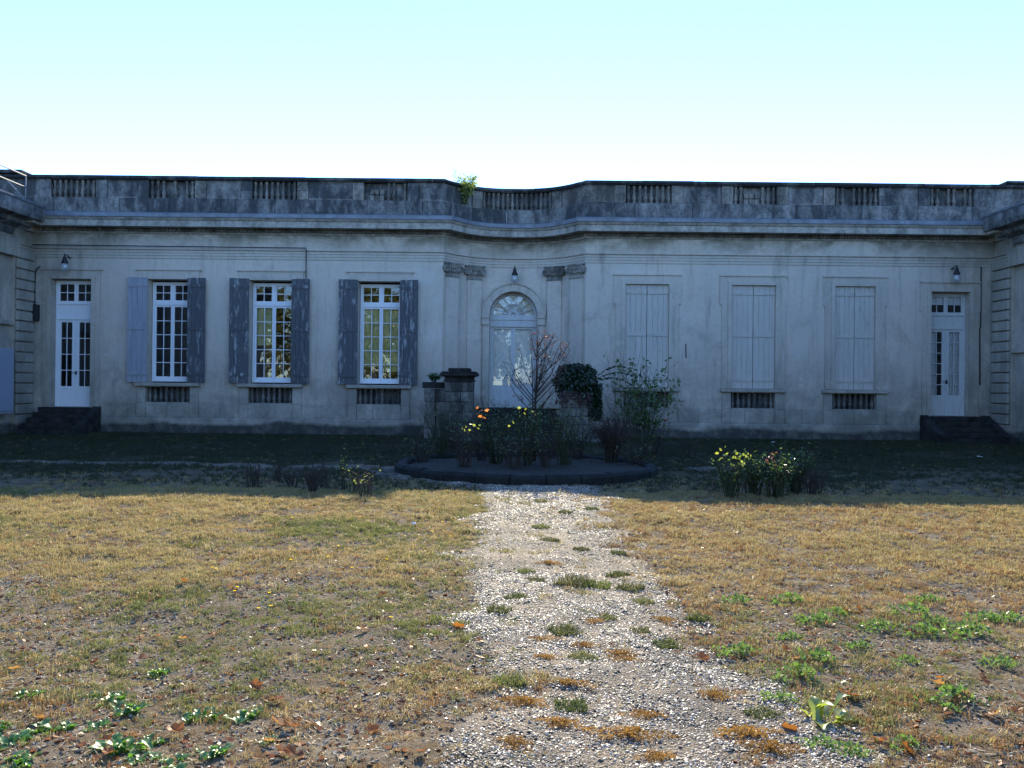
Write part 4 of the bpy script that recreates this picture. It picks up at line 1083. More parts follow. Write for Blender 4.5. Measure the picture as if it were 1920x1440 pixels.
# rows of roses on the lawn
G2 = 'rose bushes scattered on the lawn'
def lawnbush(px, py, label, h, spread, ns, seed, **kw):
    x, y = gnd(px, py); return bush('rose_bush', label, 'rose bush', x, y, h, spread, ns, seed, group=G2, **kw)
lawnbush(735, 848, 'small bare V shaped rose nearest the left of the bed', .55, .30, 9, 61)
lawnbush(779, 848, 'small bare rose just left of the round bed', .55, .26, 8, 62)
lawnbush(693, 847, 'tiny bare rose second left of the round bed', .40, .2, 6, 63)
lawnbush(608, 852, 'thin upright rose stick on the shaded left lawn', .95, .10, 4, 64)
lawnbush(588, 852, 'very low twiggy rose stump on the shaded left lawn', .25, .2, 7, 65)
x, y = gnd(1228, 853)
lawnbush(1228, 853, 'rose bush with two red blooms right of the round bed', .85, .42, 14, 66, leafm='roseleaf', nleaf=60,
         extra=[('red_bloom', 'petal', [lit(1247, 787, y, (x, y, 0)), lit(1226, 796, y, (x, y, 0))], .05, 9)])
lawnbush(1290, 860, 'bare V shaped rose right of the red blooming rose', .62, .36, 12, 67)
x0 = gnd(1365, 932)
lawnbush(1372, 932, 'rose bush with glowing yellow green leaves at the left of the right cluster', .66, .34, 24, 68, leafm='roseleaf', nleaf=90, leafsize=.05, twigm='greentwig',
         extra=[('lit_leaves', 'yleaf', [lit(px_, py_, 12.1, (*gnd(1372, 932), 0)) for px_, py_ in ((1353, 842), (1356, 852), (1378, 846), (1384, 850), (1398, 848), (1402, 853), (1390, 866), (1388, 862), (1376, 888), (1374, 894))], .06, 4)])
lawnbush(1410, 928, 'leafy rose bush second from left in the right cluster', .70, .36, 30, 69, leafm='roseleaf', nleaf=240, leafsize=.05, twigm='greentwig')
lawnbush(1455, 934, 'rose bush with pinkish leaf tips in the middle of the right cluster', .68, .38, 32, 70, leafm='roseleaf', nleaf=220, leafsize=.05, twigm='greentwig',
         extra=[('pink_leaves', 'rleaf', [lit(px_, py_, 12.0, (*gnd(1455, 934), 0)) for px_, py_ in ((1449, 850), (1437, 858), (1467, 876), (1452, 866))], .055, 4)])
lawnbush(1490, 920, 'dark leafy rose bush at the back of the right cluster', .74, .40, 34, 71, leafm='roseleaf', nleaf=200, leafsize=.05, twigm='greentwig')
lawnbush(1522, 926, 'bare twiggy rose at the right end of the right cluster', .50, .28, 26, 72)
lawnbush(477, 912, 'spiky bare rose at the left end of the left cluster', .42, .28, 14, 73)
lawnbush(522, 902, 'small dark rose stump in the left cluster', .36, .16, 8, 74)
lawnbush(549, 917, 'low twiggy rose in the middle of the left cluster', .34, .22, 12, 75)
lawnbush(588, 926, 'thick dark rose stump at the front of the left cluster', .40, .20, 20, 76, thick=.012)
lawnbush(602, 912, 'upright bare rose at the right of the left cluster', .48, .16, 9, 77)
b = (*gnd(643, 918), 0)
lawnbush(643, 918, 'lanky rose with a pale leaf spray at the shadow edge', .62, .10, 4, 78, leafm='yleaf', nleaf=16, leafsize=.04, twigm='greentwig', extra=[('leaf_spray', 'yleaf', [lit(636, 850, b[1], b), lit(642, 858, b[1], b), lit(648, 856, b[1], b)], .035, 4)])
lawnbush(660, 926, 'low rose with tiny yellow leaves at the shadow edge', .36, .16, 7, 79, leafm='yleaf', nleaf=18, leafsize=.03)
lawnbush(691, 934, 'dry twiggy rose standing right on the shadow edge', .45, .18, 9, 80, leafm='yleaf', nleaf=12, leafsize=.035)

# ================================================================== GRASS, PEBBLES (scattered)
hidden = bpy.data.collections.new('tuft_sources')
def tuft(seed, n_, h, spread, mat, flat=0.0, w=.0022):
    r = random.Random(seed); m = MB()
    for k in range(n_):
        a = r.uniform(0, 6.283); d = Vector((math.cos(a), math.sin(a), 0)); b = Vector((r.uniform(-1, 1), r.uniform(-1, 1), 0)) * spread * .5
        L = h * r.uniform(.5, 1.0); lean = r.uniform(.1, .9) + flat; s_ = Vector((-d.y, d.x, 0)) * w * r.uniform(.6, 1.3)
        up = Vector((0, 0, 1)); p1 = b + (d * lean * .4 + up) * L * .5 / math.sqrt(1 + lean * lean * .16); p2 = p1 + (d * lean + up * max(.05, 1 - lean * .7)).normalized() * L * .5
        b = b - up * .006
        m.add([b - s_, b + s_, p1 + s_ * .8, p1 - s_ * .8, p2], [(0, 1, 2, 3), (3, 2, 4)])
    me = m.mesh('tuft_%d' % seed, mat); return me
def scatter(name, pts, scl, idx, meshes, rot_tilt=0.25, kind='stuff', material=None, label=None):
    col = bpy.data.collections.new(name + '_sources')
    for i, me in enumerate(meshes):
        o = bpy.data.objects.new('%s_source_%02d' % (name, i), me); col.objects.link(o)
    me = bpy.data.meshes.new(name); me.vertices.add(len(pts)); me.vertices.foreach_set('co', np.asarray(pts, np.float32).ravel())
    a = me.attributes.new('scl', 'FLOAT', 'POINT'); a.data.foreach_set('value', np.asarray(scl, np.float32))
    a = me.attributes.new('idx', 'INT', 'POINT'); a.data.foreach_set('value', np.asarray(idx, np.int32))
    rr_ = np.random.default_rng(len(pts)); rot = np.stack([rr_.normal(0, rot_tilt, len(pts)), rr_.normal(0, rot_tilt, len(pts)), rr_.uniform(0, 6.283, len(pts))], 1)
    a = me.attributes.new('rot', 'FLOAT_VECTOR', 'POINT'); a.data.foreach_set('vector', rot.astype(np.float32).ravel())
    ob = bpy.data.objects.new(name, me); COL.objects.link(ob); ob['kind'] = kind
    ng = bpy.data.node_groups.new(name + '_scatter', 'GeometryNodeTree')
    ng.interface.new_socket('Geometry', in_out='INPUT', socket_type='NodeSocketGeometry'); ng.interface.new_socket('Geometry', in_out='OUTPUT', socket_type='NodeSocketGeometry')
    nd = ng.nodes; gi = nd.new('NodeGroupInput'); go = nd.new('NodeGroupOutput'); ip = nd.new('GeometryNodeInstanceOnPoints'); ci = nd.new('GeometryNodeCollectionInfo')
    ci.inputs['Collection'].default_value = col; ci.inputs['Separate Children'].default_value = True; ci.inputs['Reset Children'].default_value = True
    def attr(nm, t):
        x = nd.new('GeometryNodeInputNamedAttribute'); x.data_type = t; x.inputs[0].default_value = nm; return x.outputs[0]
    ng.links.new(gi.outputs[0], ip.inputs['Points']); ng.links.new(ci.outputs[0], ip.inputs['Instance']); ip.inputs['Pick Instance'].default_value = True
    ng.links.new(attr('idx', 'INT'), ip.inputs['Instance Index']); ng.links.new(attr('rot', 'FLOAT_VECTOR'), ip.inputs['Rotation']); ng.links.new(attr('scl', 'FLOAT'), ip.inputs['Scale'])
    ng.links.new(ip.outputs[0], go.inputs[0])
    md = ob.modifiers.new('scatter', 'NODES'); md.node_group = ng
    return ob
def trapezoid(n_, y0, y1, k=.72):
    y = np.sqrt(rng.uniform(y0 ** 2, y1 ** 2, n_)); x = rng.uniform(-1, 1, n_) * k * y; return x, y
# lit zone and shaded zone of the lawn
P = []; S = []; I = []
x, y = trapezoid(175000, 3.0, 12.6)
pn = pathness(x, y)
c3 = fbm(x * 9 + 13, y * 9 + 5, 3); cl = fbm(x * 1.1 + 3, y * 1.1, 4); c2 = fbm(x * 4.5 + 50, y * 4.5 + 8, 3); gr = fbm(x * .55 + 90, y * .55 + 4, 3)
bare = np.clip((7.5 - y) / 4.5, 0, 1)                               # worn sandy ground nearer the viewer
dens = np.clip(.75 + (cl - .45) * 2.2, .35, 1) * np.clip((c3 - .33 - .07 * bare) * 7, .10, 1) * np.clip(.8 + (c2 - .45) * 2.5, .35, 1)
dens *= np.where(pn > -.05, np.clip(.7 * np.exp(-np.maximum(pn, 0) / .14), .07 + .5 * np.clip((c2 - .58) * 7, 0, 1), 1), 1.0)
k = rng.random(len(x)) < dens
x, y, pn, gr, cl, bare = x[k], y[k], pn[k], gr[k], cl[k], bare[k]
u = rng.random(len(x))
edge = np.exp(-(np.maximum(0, -pn)) / .35) * (y > 4.5)
pg = np.clip((gr - .50) * 3.2, .04, .6) + .3 * edge * (x < .6)
pg = pg * np.where(x < .3, 1.45, np.where(y > 6.5, .35, .9))
pb = np.clip(.25 + .50 * bare + (.5 - cl) * .7 + .22 * (x > .5), .12, .85)
idx = np.where(u < pg, 6 + rng.integers(0, 2, len(x)), np.where(u < pg + (1 - pg) * pb, 3 + rng.integers(0, 3, len(x)), rng.integers(0, 3, len(x))))
P.append(np.stack([x, y, hgt(x, y)], 1)); S.append((.45 + .9 * rng.random(len(x)) ** 1.6 + .5 * np.clip((fbm(x * 2.2 + 31, y * 2.2, 3) - .5) * 5, 0, 1)) * np.clip(.48 + y * .045, 0, 1.0)); I.append(idx)
x, y = trapezoid(60000, 12.6, 26.2)
kk = np.abs(x) < 14.7; x, y = x[kk], y[kk]; pn = pathness(x, y)
dens = np.clip((fbm(x * .9, y * .9, 3) - .25) * 3, .1, 1) * np.where(pn > 0, .06, 1) * np.where(np.hypot(x - BED[0], y - BED[1]) < 2.5, 0, 1) * np.where((np.abs(x - .4) < 2.3) & (y > 23.9), 0, 1) * np.where((np.abs(np.abs(x) - 13.8) < 1.1) & (y > 24.9), 0, 1)
k = rng.random(len(x)) < dens; x, y = x[k], y[k]
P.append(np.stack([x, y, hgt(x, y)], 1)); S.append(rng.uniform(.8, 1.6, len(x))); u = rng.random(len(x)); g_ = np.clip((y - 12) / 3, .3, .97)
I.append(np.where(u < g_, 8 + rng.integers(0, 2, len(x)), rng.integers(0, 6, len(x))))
gm = [tuft(1, 16, .055, .06, M['dry']), tuft(2, 12, .045, .07, M['dry'], .4), tuft(3, 18, .04, .08, M['dry'], .8),
      tuft(4, 14, .035, .07, M['brown'], .9), tuft(5, 12, .03, .08, M['brown'], 1.3), tuft(6, 16, .045, .06, M['brown'], .4),
      tuft(7, 14, .05, .06, M['green'], .2), tuft(8, 14, .04, .07, M['green'], .6), tuft(9, 14, .06, .07, M['shadedark'], .3, .003), tuft(10, 14, .05, .09, M['shadedark'], .7, .003)]
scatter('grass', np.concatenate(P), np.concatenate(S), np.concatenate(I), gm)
# straw bits, clods and chips lying on the lawn
def chip(seed, mat, lx, ly, lz):
    r = random.Random(seed); m = MB(); vs = [(sx * lx * r.uniform(.6, 1), sy * ly * r.uniform(.6, 1), sz * lz * r.uniform(.5, 1)) for sz in (-1, 1) for sx, sy in ((-1, -1), (1, -1), (1, 1), (-1, 1))]
    m.add(vs, [(3, 2, 1, 0), (4, 5, 6, 7), (0, 1, 5, 4), (1, 2, 6, 5), (2, 3, 7, 6), (3, 0, 4, 7)]); return m.mesh('chip_%d' % seed, mat)
x, y = trapezoid(150000, 2.9, 11.8)
k = (pathness(x, y) < .12) & (rng.random(len(x)) < np.clip(1.35 - y / 9.5, .12, 1) * np.clip((fbm(x * 3 + 7, y * 3 + 2, 3) - .25) * 4, .15, 1)); x, y = x[k], y[k]
u = rng.random(len(x)); idx = np.where(u < .38, rng.integers(0, 3, len(x)), np.where(u < .84, 3 + rng.integers(0, 2, len(x)), np.where(u < .96, 5, 6)))
scatter('lawn_litter', np.stack([x, y, hgt(x, y) + .003], 1), rng.uniform(.4, 1.35, len(x)), idx,
        [chip(1, M['clod'], .006, .005, .0025), chip(2, M['clod2'], .010, .008, .0035), chip(3, M['clod2'], .007, .006, .003), chip(4, M['straw'], .026, .0016, .0012), chip(5, M['straw'], .016, .0024, .0012), chip(6, M['deadleaf'], .016, .011, .0015), chip(7, M['pebble'], .007, .005, .004)], .35)
# pebbles
def pebble(seed):
    r = random.Random(seed); import bmesh
    bm = bmesh.new(); bmesh.ops.create_icosphere(bm, subdivisions=1, radius=1.0)
    for v in bm.verts: v.co = Vector((v.co.x * (1 + r.uniform(-.2, .2)), v.co.y * .75 * (1 + r.uniform(-.2, .2)), v.co.z * .45 * (1 + r.uniform(-.2, .2))))
    me = bpy.data.meshes.new('pebble'); bm.to_mesh(me); bm.free(); me.materials.append(M['pebble']); return me
x = rng.uniform(-1.2, 3.2, 120000); y = np.sqrt(rng.uniform(2.9 ** 2, 14.5 ** 2, 120000)); pn = pathness(x, y)
k = (pn > -.08) & (rng.random(len(x)) < np.clip((fbm(x * 2 + 9, y * 2, 3) - .22) * 3.2, .1, 1) * np.where(pn < .1, .4, 1)); x, y = x[k], y[k]
xn = rng.uniform(-.6, 2.0, 70000); yn = rng.uniform(2.9, 7.2, 70000); k = (pathness(xn, yn) > -.05) & (rng.random(70000) < np.clip((fbm(xn * 3 + 1, yn * 3, 3) - .3) * 4, .2, 1)); x = np.concatenate([x, xn[k]]); y = np.concatenate([y, yn[k]])
x2 = rng.uniform(-13, 5, 26000); y2 = rng.uniform(12, 20, 26000); k = (pathness(x2, y2) > .05) & (np.hypot(x2 - BED[0], y2 - BED[1]) > 2.47); x2, y2 = x2[k], y2[k]
x = np.concatenate([x, x2]); y = np.concatenate([y, y2])
x3, y3 = trapezoid(6000, 3.0, 8.0); x = np.concatenate([x, x3]); y = np.concatenate([y, y3])
z = hgt(x, y) + np.clip(pathness(x, y) * .07, 0, .012)
scatter('gravel', np.stack([x, y, z], 1), (.0036 + .0085 * rng.random(len(x)) ** 1.8) * np.where(y > 9, 1.25, 1), rng.integers(0, 4, len(x)), [pebble(i) for i in range(4)], .35)

# ================================================================== SMALL THINGS ON THE GROUND
def copy_tree(o, x, y, z, rz, s, label):
    c = o.copy(); COL.objects.link(c); c.location = (x, y, z); c.rotation_euler.z = rz; c.scale = (s, s, s); c['label'] = label
    for ch in o.children:
        d = ch.copy(); COL.objects.link(d); d.parent = c
    return c
# broad-leaved weeds
def weed(seed, label, n_=34, L=.066, mat='weed', w=.44):
    r = random.Random(seed); m = MB(); t = empty('weed', (0, 0, 0), label, 'weed', 'green weeds on the dry lawn')
    for k in range(n_):
        a = r.uniform(0, 6.283); el = r.uniform(.1, 1.0); l_ = L * r.uniform(.55, 1.1); d = Vector((math.cos(a), math.sin(a), 0)); sd_ = Vector((-d.y, d.x, 0)); b = Vector((r.choice((-.06, 0, .055)) + r.uniform(-.02, .02), r.choice((-.03, 0, .03)) + r.uniform(-.02, .02), 0))
        prev = None; vs = []; fs = []
        for q in range(5):
            t_ = q / 4; p = b + d * l_ * t_ * (1 - .25 * el) + Vector((0, 0, l_ * (el * t_ - .55 * el * t_ * t_) * 1.3)); ww = l_ * w * .5 * (math.sin(math.pi * min(.97, t_ * .85 + .12)) ** .8) * (1 + .25 * (-1) ** q)
            vs += [p - sd_ * ww + Vector((0, 0, ww * .35)), p, p + sd_ * ww + Vector((0, 0, ww * .35))]
        for q in range(4): fs += [(q * 3, q * 3 + 1, q * 3 + 4, q * 3 + 3), (q * 3 + 1, q * 3 + 2, q * 3 + 5, q * 3 + 4)]
        m.add(vs, fs, True)
    link('leaves', m.mesh('leaves', M[mat]), t, kind='stuff', loc=(0, 0, 0)); return t
def cloverclump(seed, label):
    r = random.Random(seed); m = MB(); t = empty('weed', (0, 0, 0), label, 'weed', 'green weeds on the dry lawn')
    for k in range(150):
        a = r.uniform(0, 6.283); d = math.sqrt(r.random()) * .15 * (.55 + .45 * math.sin(a * 3 + seed) * math.sin(a * 2)); p = Vector((d * math.cos(a) * 1.3, d * math.sin(a), r.uniform(.005, .05) * (1.2 - d / .16))); leafcard(m, p, (r.uniform(-1, 1), r.uniform(-1, 1), r.uniform(0, .9)), r.uniform(.016, .032), r, .2, .55)
    link('leaves', m.mesh('leaves', M['weedfine']), t, kind='stuff', loc=(0, 0, 0)); return t
def seat(t, px, py, rz, s):
    x, y = gnd(px, py); t.location = (x, y, float(hgt(x, y))); t.rotation_euler.z = rz; t.scale = (s, s, s)
WEED = 'broad leaved green weed on bare soil '
wl2 = [(235, 1405, 1.25, 'largest rosette, lower left'), (18, 1395, 1.1, 'at the very left edge'), (105, 1362, 1.0, 'long low clump near the left edge'), (215, 1312, .95, 'upper one of the left patch'),
       (185, 1358, .7, 'small one inside the left patch'), (378, 1338, .95, 'left of the bare sandy patch'), (460, 1342, .95, 'beside the sandy patch'), (298, 1255, .7, 'alone higher on the left lawn'),
       (60, 1300, .7, 'pale one near the left edge'), (400, 1412, .8, 'right of the largest rosette'), (40, 1432, .9, 'in the bottom left corner'), (330, 1438, .9, 'at the bottom edge left'),
       (240, 1330, .85, 'in the middle of the left patch'), (175, 1300, .7, 'small top one of the left patch'), (290, 1385, .6, 'tiny one by the largest rosette'), (500, 1395, .5, 'tiny one near brown leaves'), (70, 1372, .9, 'second from the left edge'), (270, 1425, .7, 'under the largest rosette'), (1, 1360, .9, 'half cut by the left edge')]
srcs = [weed(s, 'x') for s in (1, 2, 3)]
rr = random.Random(12)
for i, (px, py, s, lb) in enumerate(wl2):
    if i < 3: o = srcs[i]; o['label'] = WEED + lb
    else: o = copy_tree(srcs[i % 3], 0, 0, 0, 0, 1, WEED + lb)
    seat(o, px, py, rr.uniform(0, 6), s * .92); o.scale.z *= rr.uniform(.8, 1.3)
CL = 'fine leaved green weed mat on the right lawn '
wr2 = [(1710, 1152, 1.3, 'upper large one'), (1820, 1190, 1.4, 'under an orange leaf'), (1890, 1160, 1.2, 'near the right edge'), (1480, 1125, 1.2, 'top one close to the path'), (1385, 1128, 1.0, 'at the path edge, top'), (1530, 1166, 1.1, 'between path and large mat'),
       (1495, 1272, 1.1, 'lower one close to the path'), (1535, 1238, 1.1, 'mid one near orange leaves'), (1385, 1228, 1.1, 'at path edge by a leaf'), (1785, 1322, 1.2, 'lowest large one'), (1650, 1178, 1.0, 'left neighbour of the large mat'), (1740, 1130, 1.0, 'behind the large mat'),
       (1565, 1155, .9, 'small one above the middle'), (1850, 1160, 1.1, 'right neighbour of the orange leaf'), (1610, 1215, .8, 'small one in the middle'), (1700, 1240, .8, 'small one below the large mat'), (1880, 1250, .9, 'small one at the right edge'), (1462, 1320, .8, 'on the path border near the bottom'), (1730, 1185, 1.1, 'middle one of the large patch'), (1600, 1420, .8, 'at the bottom edge'), (1540, 1405, .8, 'beside the sandy gap, bottom'), (1695, 1400, .7, 'small bottom right one'), (1760, 1170, .9, 'joined to the large mat'), (1480, 1200, .8, 'small one by dead leaves')]
src2 = [cloverclump(s, 'x') for s in (21, 22, 23)]
for i, (px, py, s, lb) in enumerate(wr2):
    if i < 3: o = src2[i]; o['label'] = CL + lb
    else: o = copy_tree(src2[i % 3], 0, 0, 0, 0, 1, CL + lb)
    seat(o, px, py, rr.uniform(-.4, .4), s)
o = weed(31, 'upright bright yellow green seedling right of the path near the bottom', 14, .13, 'yleaf'); seat(o, 1552, 1350, 0, 1.0); o.scale.z = 1.5
# orange moss mats on the gravel
def mat_(seed):
    r = random.Random(seed); m = MB(); t = empty('moss_mat', (0, 0, 0), 'x', 'moss', 'orange mats on the gravel path')
    for k in range(620):
        a = r.uniform(0, 6.283); d = math.sqrt(r.random()); d *= (.62 + .25 * math.sin(a * 2 + seed * 2) + .25 * math.sin(a * 5 + seed)); p = Vector((.17 * d * math.cos(a), .10 * d * math.sin(a), .002 + .028 * (1 - d * d) * r.random())); leafcard(m, p, (r.uniform(-1, 1), r.uniform(-1, 1), r.uniform(0, .8)), r.uniform(.010, .022), r, .1, .3)
    link('sprigs', m.mesh('sprigs', M['moss']), t, kind='stuff', loc=(0, 0, 0)); return t
MM = 'orange brown moss mat on the gravel path '
mats = [(1180, 1392, 1.25, 'largest, bottom centre'), (1045, 1370, .9, 'left of the largest'), (1215, 1350, .9, 'above the largest'), (1065, 1290, .9, 'in the middle of the path'), (1340, 1314, .8, 'near the right path edge'), (1395, 1385, 1.0, 'right of the largest'),
        (1445, 1418, 1.0, 'at the bottom, right side'), (965, 1412, .9, 'at the bottom, left side'), (1235, 1436, .9, 'cut by the bottom edge'), (1010, 1205, .8, 'on the left, half way up'), (1165, 1228, .8, 'half way up the path'), (1095, 1212, .7, 'beside a green tuft'), (1180, 1242, .7, 'small one below the half way mat'), (985, 1330, .8, 'on the left, lower third'), (1110, 1165, .7, 'upper small one'), (1030, 1056, .9, 'uppermost'), (1245, 1160, .7, 'upper right small one'), (1020, 1240, .6, 'tiny left one')]
src3 = [mat_(s) for s in (1, 2, 3)]
for i, (px, py, s, lb) in enumerate(mats):
    if i < 3: o = src3[i]
    else: o = copy_tree(src3[i % 3], 0, 0, 0, 0, 1, '')
    o['label'] = MM + lb; seat(o, px, py, rr.uniform(-.4, .4) + (math.pi if i % 2 else 0), s); o.location.z += .008; o.scale.x *= rr.uniform(.8, 1.3); o.scale.y *= rr.uniform(.8, 1.25); o.scale.z *= rr.uniform(.6, 1.1)
# grass tufts on the gravel
def tuftthing(seed, mat):
    t = empty('grass_tuft', (0, 0, 0), 'x', 'grass tuft', 'grass tufts on the gravel path'); link('blades', tuft(seed, 380, .07, .17, M[mat], .25, .003), t, kind='stuff', loc=(0, 0, 0)); return t
tf = [(1162, 1076, 1.0, 'rearmost of the dark trio'), (1180, 1102, 1.1, 'right one of the dark trio'), (1120, 1098, 1.2, 'left one of the dark trio'), (1075, 1096, 1.5, 'wide flat one left of the trio'), (1056, 1185, 1.1, 'dark one in mid path'), (1092, 1236, .8, 'bright small one on bare gravel'), (1070, 1335, .9, 'bright one low in the path'), (1248, 1210, .9, 'near the right edge, mid way'), (1205, 1130, .8, 'by the right edge, upper'), (968, 1122, .9, 'at the left edge of the path, upper'),
      (935, 1150, .9, 'left edge, mid way'), (1015, 945, 1.0, 'just below the shadow, left'), (1110, 958, 1.0, 'just below the shadow, right'), (1060, 965, .9, 'just below the shadow, centre'), (1015, 992, 1.0, 'upper left'), (1160, 1035, .8, 'upper right edge'), (1030, 1015, .9, 'upper centre'), (1135, 1156, .7, 'small centre'), (1200, 1185, .7, 'small right'), (1005, 1085, .8, 'mid left'), (985, 1070, .8, 'far left, upper'), (1090, 1030, .8, 'upper, single'), (1430, 1345, .8, 'right border near the bottom'), (955, 1290, .9, 'left border near sandy soil'), (1310, 1160, .8, 'on the right border, upper')]
src4 = [tuftthing(101, 'tuftgreen'), tuftthing(102, 'tuftgreen'), tuftthing(103, 'green')]
for i, (px, py, s, lb) in enumerate(tf):
    if i < 3: o = src4[i]
    else: o = copy_tree(src4[i % 3], 0, 0, 0, 0, 1, '')
    o['label'] = 'grass tuft on the gravel path, ' + lb; seat(o, px, py, rr.uniform(0, 6), s)
# fallen leaves
def deadleaf(seed, mat):
    r = random.Random(seed); m = MB(); nseg_ = 14; vs = [(0, 0, 0)]; cu = r.uniform(4, 9)
    for k in range(nseg_):
        a = 2 * math.pi * k / nseg_; lob = .65 + .35 * abs(math.cos(2.5 * a)) if True else 1; x_ = .06 * lob * math.cos(a); y_ = .05 * lob * math.sin(a)
        vs.append((x_, y_, cu * y_ * y_ * 1.6 + cu * .4 * x_ * x_ + r.uniform(-.006, .008)))
    m.add(vs, [(0, k + 1, (k + 1) % nseg_ + 1) for k in range(nseg_)], False)
    m.tube([(-.04, 0, .004), (-.09, .01, .012)], .0015, 4); return m.mesh('dead_leaf', M[mat])
dls = [deadleaf(i, 'deadleaf' if i % 3 else 'deadleaf2') for i in range(6)]
dl = [(1755, 1290), (1705, 1186), (1585, 1148), (1810, 1320), (1790, 1325), (1610, 1145), (1492, 1240), (1475, 1226), (1316, 1232), (1565, 1315), (1600, 1312), (1768, 1345), (1710, 1370), (1480, 1375), (1580, 1305), (1862, 1350), (1812, 1035), (1895, 1078), (1565, 1066), (1765, 1280), (1700, 1412), (1880, 1402), (1905, 1340),
      (298, 1190), (345, 1192), (400, 1185), (180, 1243), (680, 1187), (415, 1055), (460, 1077), (500, 1084), (715, 1117), (300, 1122), (500, 1312), (520, 1316), (480, 1286), (520, 1362), (545, 1370), (700, 1375), (815, 1305), (900, 1212), (530, 1425), (485, 1436), (200, 1390), (205, 1420), (75, 1348), (100, 1370), (790, 1436), (505, 1402), (860, 1182), (345, 1100), (265, 1195), (545, 1425), (120, 1195), (30, 1248), (640, 1370), (330, 1370), (1720, 1325), (1845, 1280), (1650, 1400)]
names_ = ['curled', 'flat', 'folded', 'upturned', 'crumpled', 'twisted']
for i, (px, py) in enumerate(dl):
    o = bpy.data.objects.new('dead_leaf', dls[i % 6]); COL.objects.link(o); x, y = gnd(px, py); s = rr.uniform(.42, .78) * (1.05 if py > 1230 else 1)
    o.location = (x, y, float(hgt(x, y)) + .012 + rr.random() * .012); o.rotation_euler = (rr.uniform(-.6, .8), rr.uniform(-.5, .5), rr.uniform(0, 6.28)); o.scale = (s, s, s)
    if px < 960: zone = 'by the left edge weeds' if px < 170 and py > 1290 else 'near the left edge' if px < 170 else 'by the largest weed rosette' if py > 1350 and px < 350 else 'at the bottom edge left of the path' if py > 1400 else 'left of the bare sandy patch' if py > 1280 and px < 620 else 'on the sandy patch' if py > 1280 else 'in the yellow flower patch' if py < 1130 else 'midway up the left lawn' if px < 420 else 'near the left path edge'
    else: zone = 'far up the right lawn' if py < 1100 else 'by the upper green mats' if py < 1200 and px > 1550 else 'at the right path edge' if px < 1520 and py < 1300 else 'near the yellow green seedling' if px < 1625 and py < 1390 else 'at the right bottom edge' if py > 1380 else 'at the right edge' if px > 1830 else 'below the large green mat'
    tag(o, names_[i % 6] + (' rusty' if i % 3 else ' tan') + ' fallen leaf ' + zone, 'leaf', 'fallen leaves on the dry lawn')
# small yellow flowers
fm = MB()
for k in range(9): a = k * .698; leafcard(fm, Vector((0, 0, .04)), (math.cos(a), math.sin(a), .35), .014, random.Random(k), .1, .6)
fme = fm.mesh('petals', M['ypetal']); fs_ = MB(); fs_.tube([(0, 0, -.01), (0, 0, .04)], .0015, 4); fse = fs_.mesh('stem', M['greentwig'])
for px, py in ((405, 1075), (398, 1073), (445, 1112), (485, 1146), (508, 1144), (505, 1122), (635, 1033), (725, 1056), (675, 978), (548, 981), (845, 1012), (830, 985), (615, 1053), (660, 1075), (440, 1117), (733, 1170), (810, 1002), (500, 953), (545, 1062)):
    x, y = gnd(px, py); t = empty('yellow_flower', (x, y, float(hgt(x, y))), 'tiny yellow flower in the grass of the left lawn', 'flower', 'yellow flowers on the left lawn')
    link('bloom', fme, t, loc=(0, 0, 0)); link('stem', fse, t, loc=(0, 0, 0))
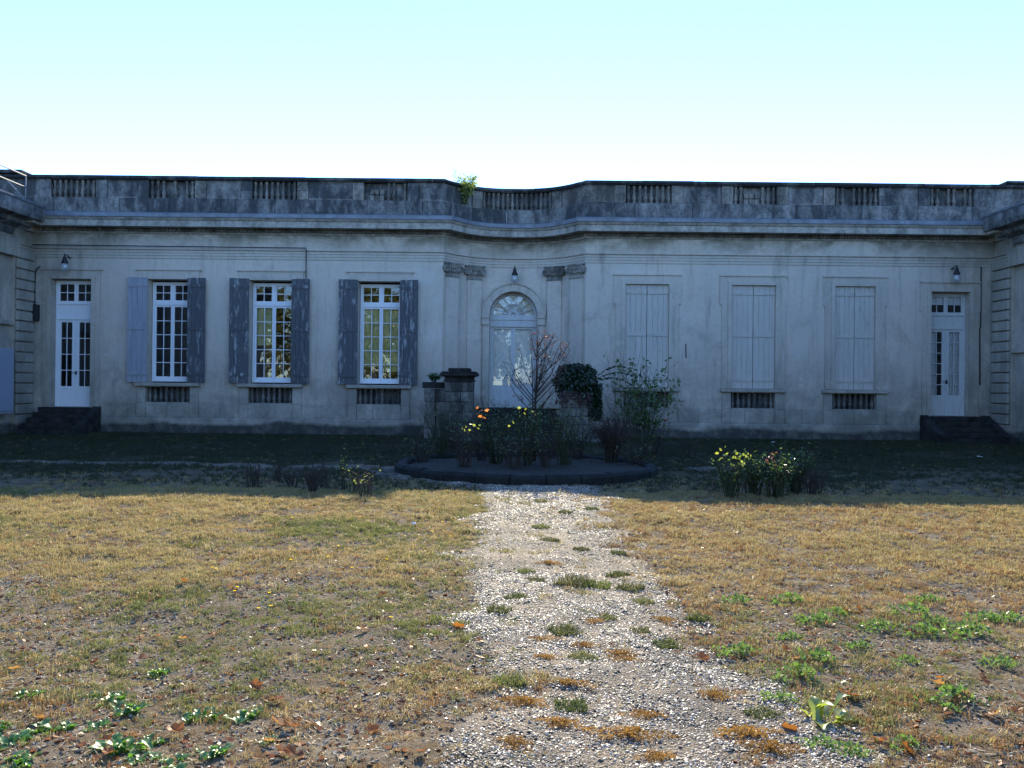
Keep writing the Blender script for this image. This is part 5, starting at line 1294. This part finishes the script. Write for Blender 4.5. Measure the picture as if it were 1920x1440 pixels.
# white litter
for (px, py, lb) in ((1837, 859, 'scrap of white litter on the shaded right lawn'), (1902, 824, 'white scrap beside the right steps'), (1450, 831, 'flat pale scrap near the wall on the right lawn'), (776, 985, 'white scrap in the lit grass left of the path')):
    x, y = gnd(px, py); m = MB(); r = random.Random(px); vs = [(r.uniform(-.01, .01) + (.07 if py < 900 else .03) * math.cos(a), (.05 if py < 900 else .025) * math.sin(a), .015 + r.random() * .05) for a in (0.2, 1.1, 2.0, 3.1, 4.2, 5.3)]
    m.add([(0, 0, .06)] + vs, [(0, k + 1, (k + 1) % 6 + 1) for k in range(6)]); o = m.build('paper_scrap', M['paper']); o.location = (x, y, float(hgt(x, y)) - .012); tag(o, lb, 'litter')

# ================================================================== TREES across the court (seen mirrored in the panes)
def tree(x, y, h, seed, label):
    r = random.Random(seed); t = empty('plane_tree', (x, y, -.05), label, 'tree', 'trees facing the mansion across the garden'); tk = MB(); lf = MB()
    tk.tube([(0, 0, 0), (.05, 0, h * .25), (-.05, .1, h * .5), (.0, .0, h * .85)], [.28, .22, .15, .04], 8)
    for k in range(14):
        z = h * r.uniform(.12, .75); a = r.uniform(0, 6.28); L = h * r.uniform(.2, .38); e = Vector((math.cos(a) * L, math.sin(a) * L, z + L * .6)); tk.tube([(0, 0, z), (e.x * .5, e.y * .5, z + L * .25), e], [.09, .06, .02], 5, False)
        for q in range(260):
            p = e + Vector((r.gauss(0, 1), r.gauss(0, 1), r.gauss(0, .8))) * h * .085; leafcard(lf, p, (r.uniform(-1, 1), r.uniform(-1, 1), r.uniform(-1, .4)), r.uniform(.22, .42), r, .2, .85)
    link('trunk', tk.mesh('trunk', M['trunk']), t, loc=(0, 0, 0)); link('crown', lf.mesh('crown', M['treeleaf']), t, kind='stuff', loc=(0, 0, 0)); return t
for i, (x, y, h, lb) in enumerate(((-8.5, -12, 10, 'yellowing plane tree mirrored in the windows left of the niche'), (-14, -18, 11, 'plane tree mirrored in the outermost left window'), (2.2, -16, 8.5, 'plane tree mirrored in the arched door'), (10, -15, 10, 'plane tree standing across the garden to the right'), (-4.5, -20, 9.5, 'plane tree mirrored in the window beside the niche'), (-19, -9, 10, 'plane tree at the far left of the row across the garden'), (16, -20, 11, 'plane tree at the far right of the row across the garden'), (-1.5, -30, 12, 'tall plane tree standing farthest back across the garden'), (-11.5, -27, 12, 'tall plane tree behind the row across the garden'), (6, -28, 11, 'plane tree behind the gap in the row across the garden'))):
    tree(x, y, h, 200 + i, lb)
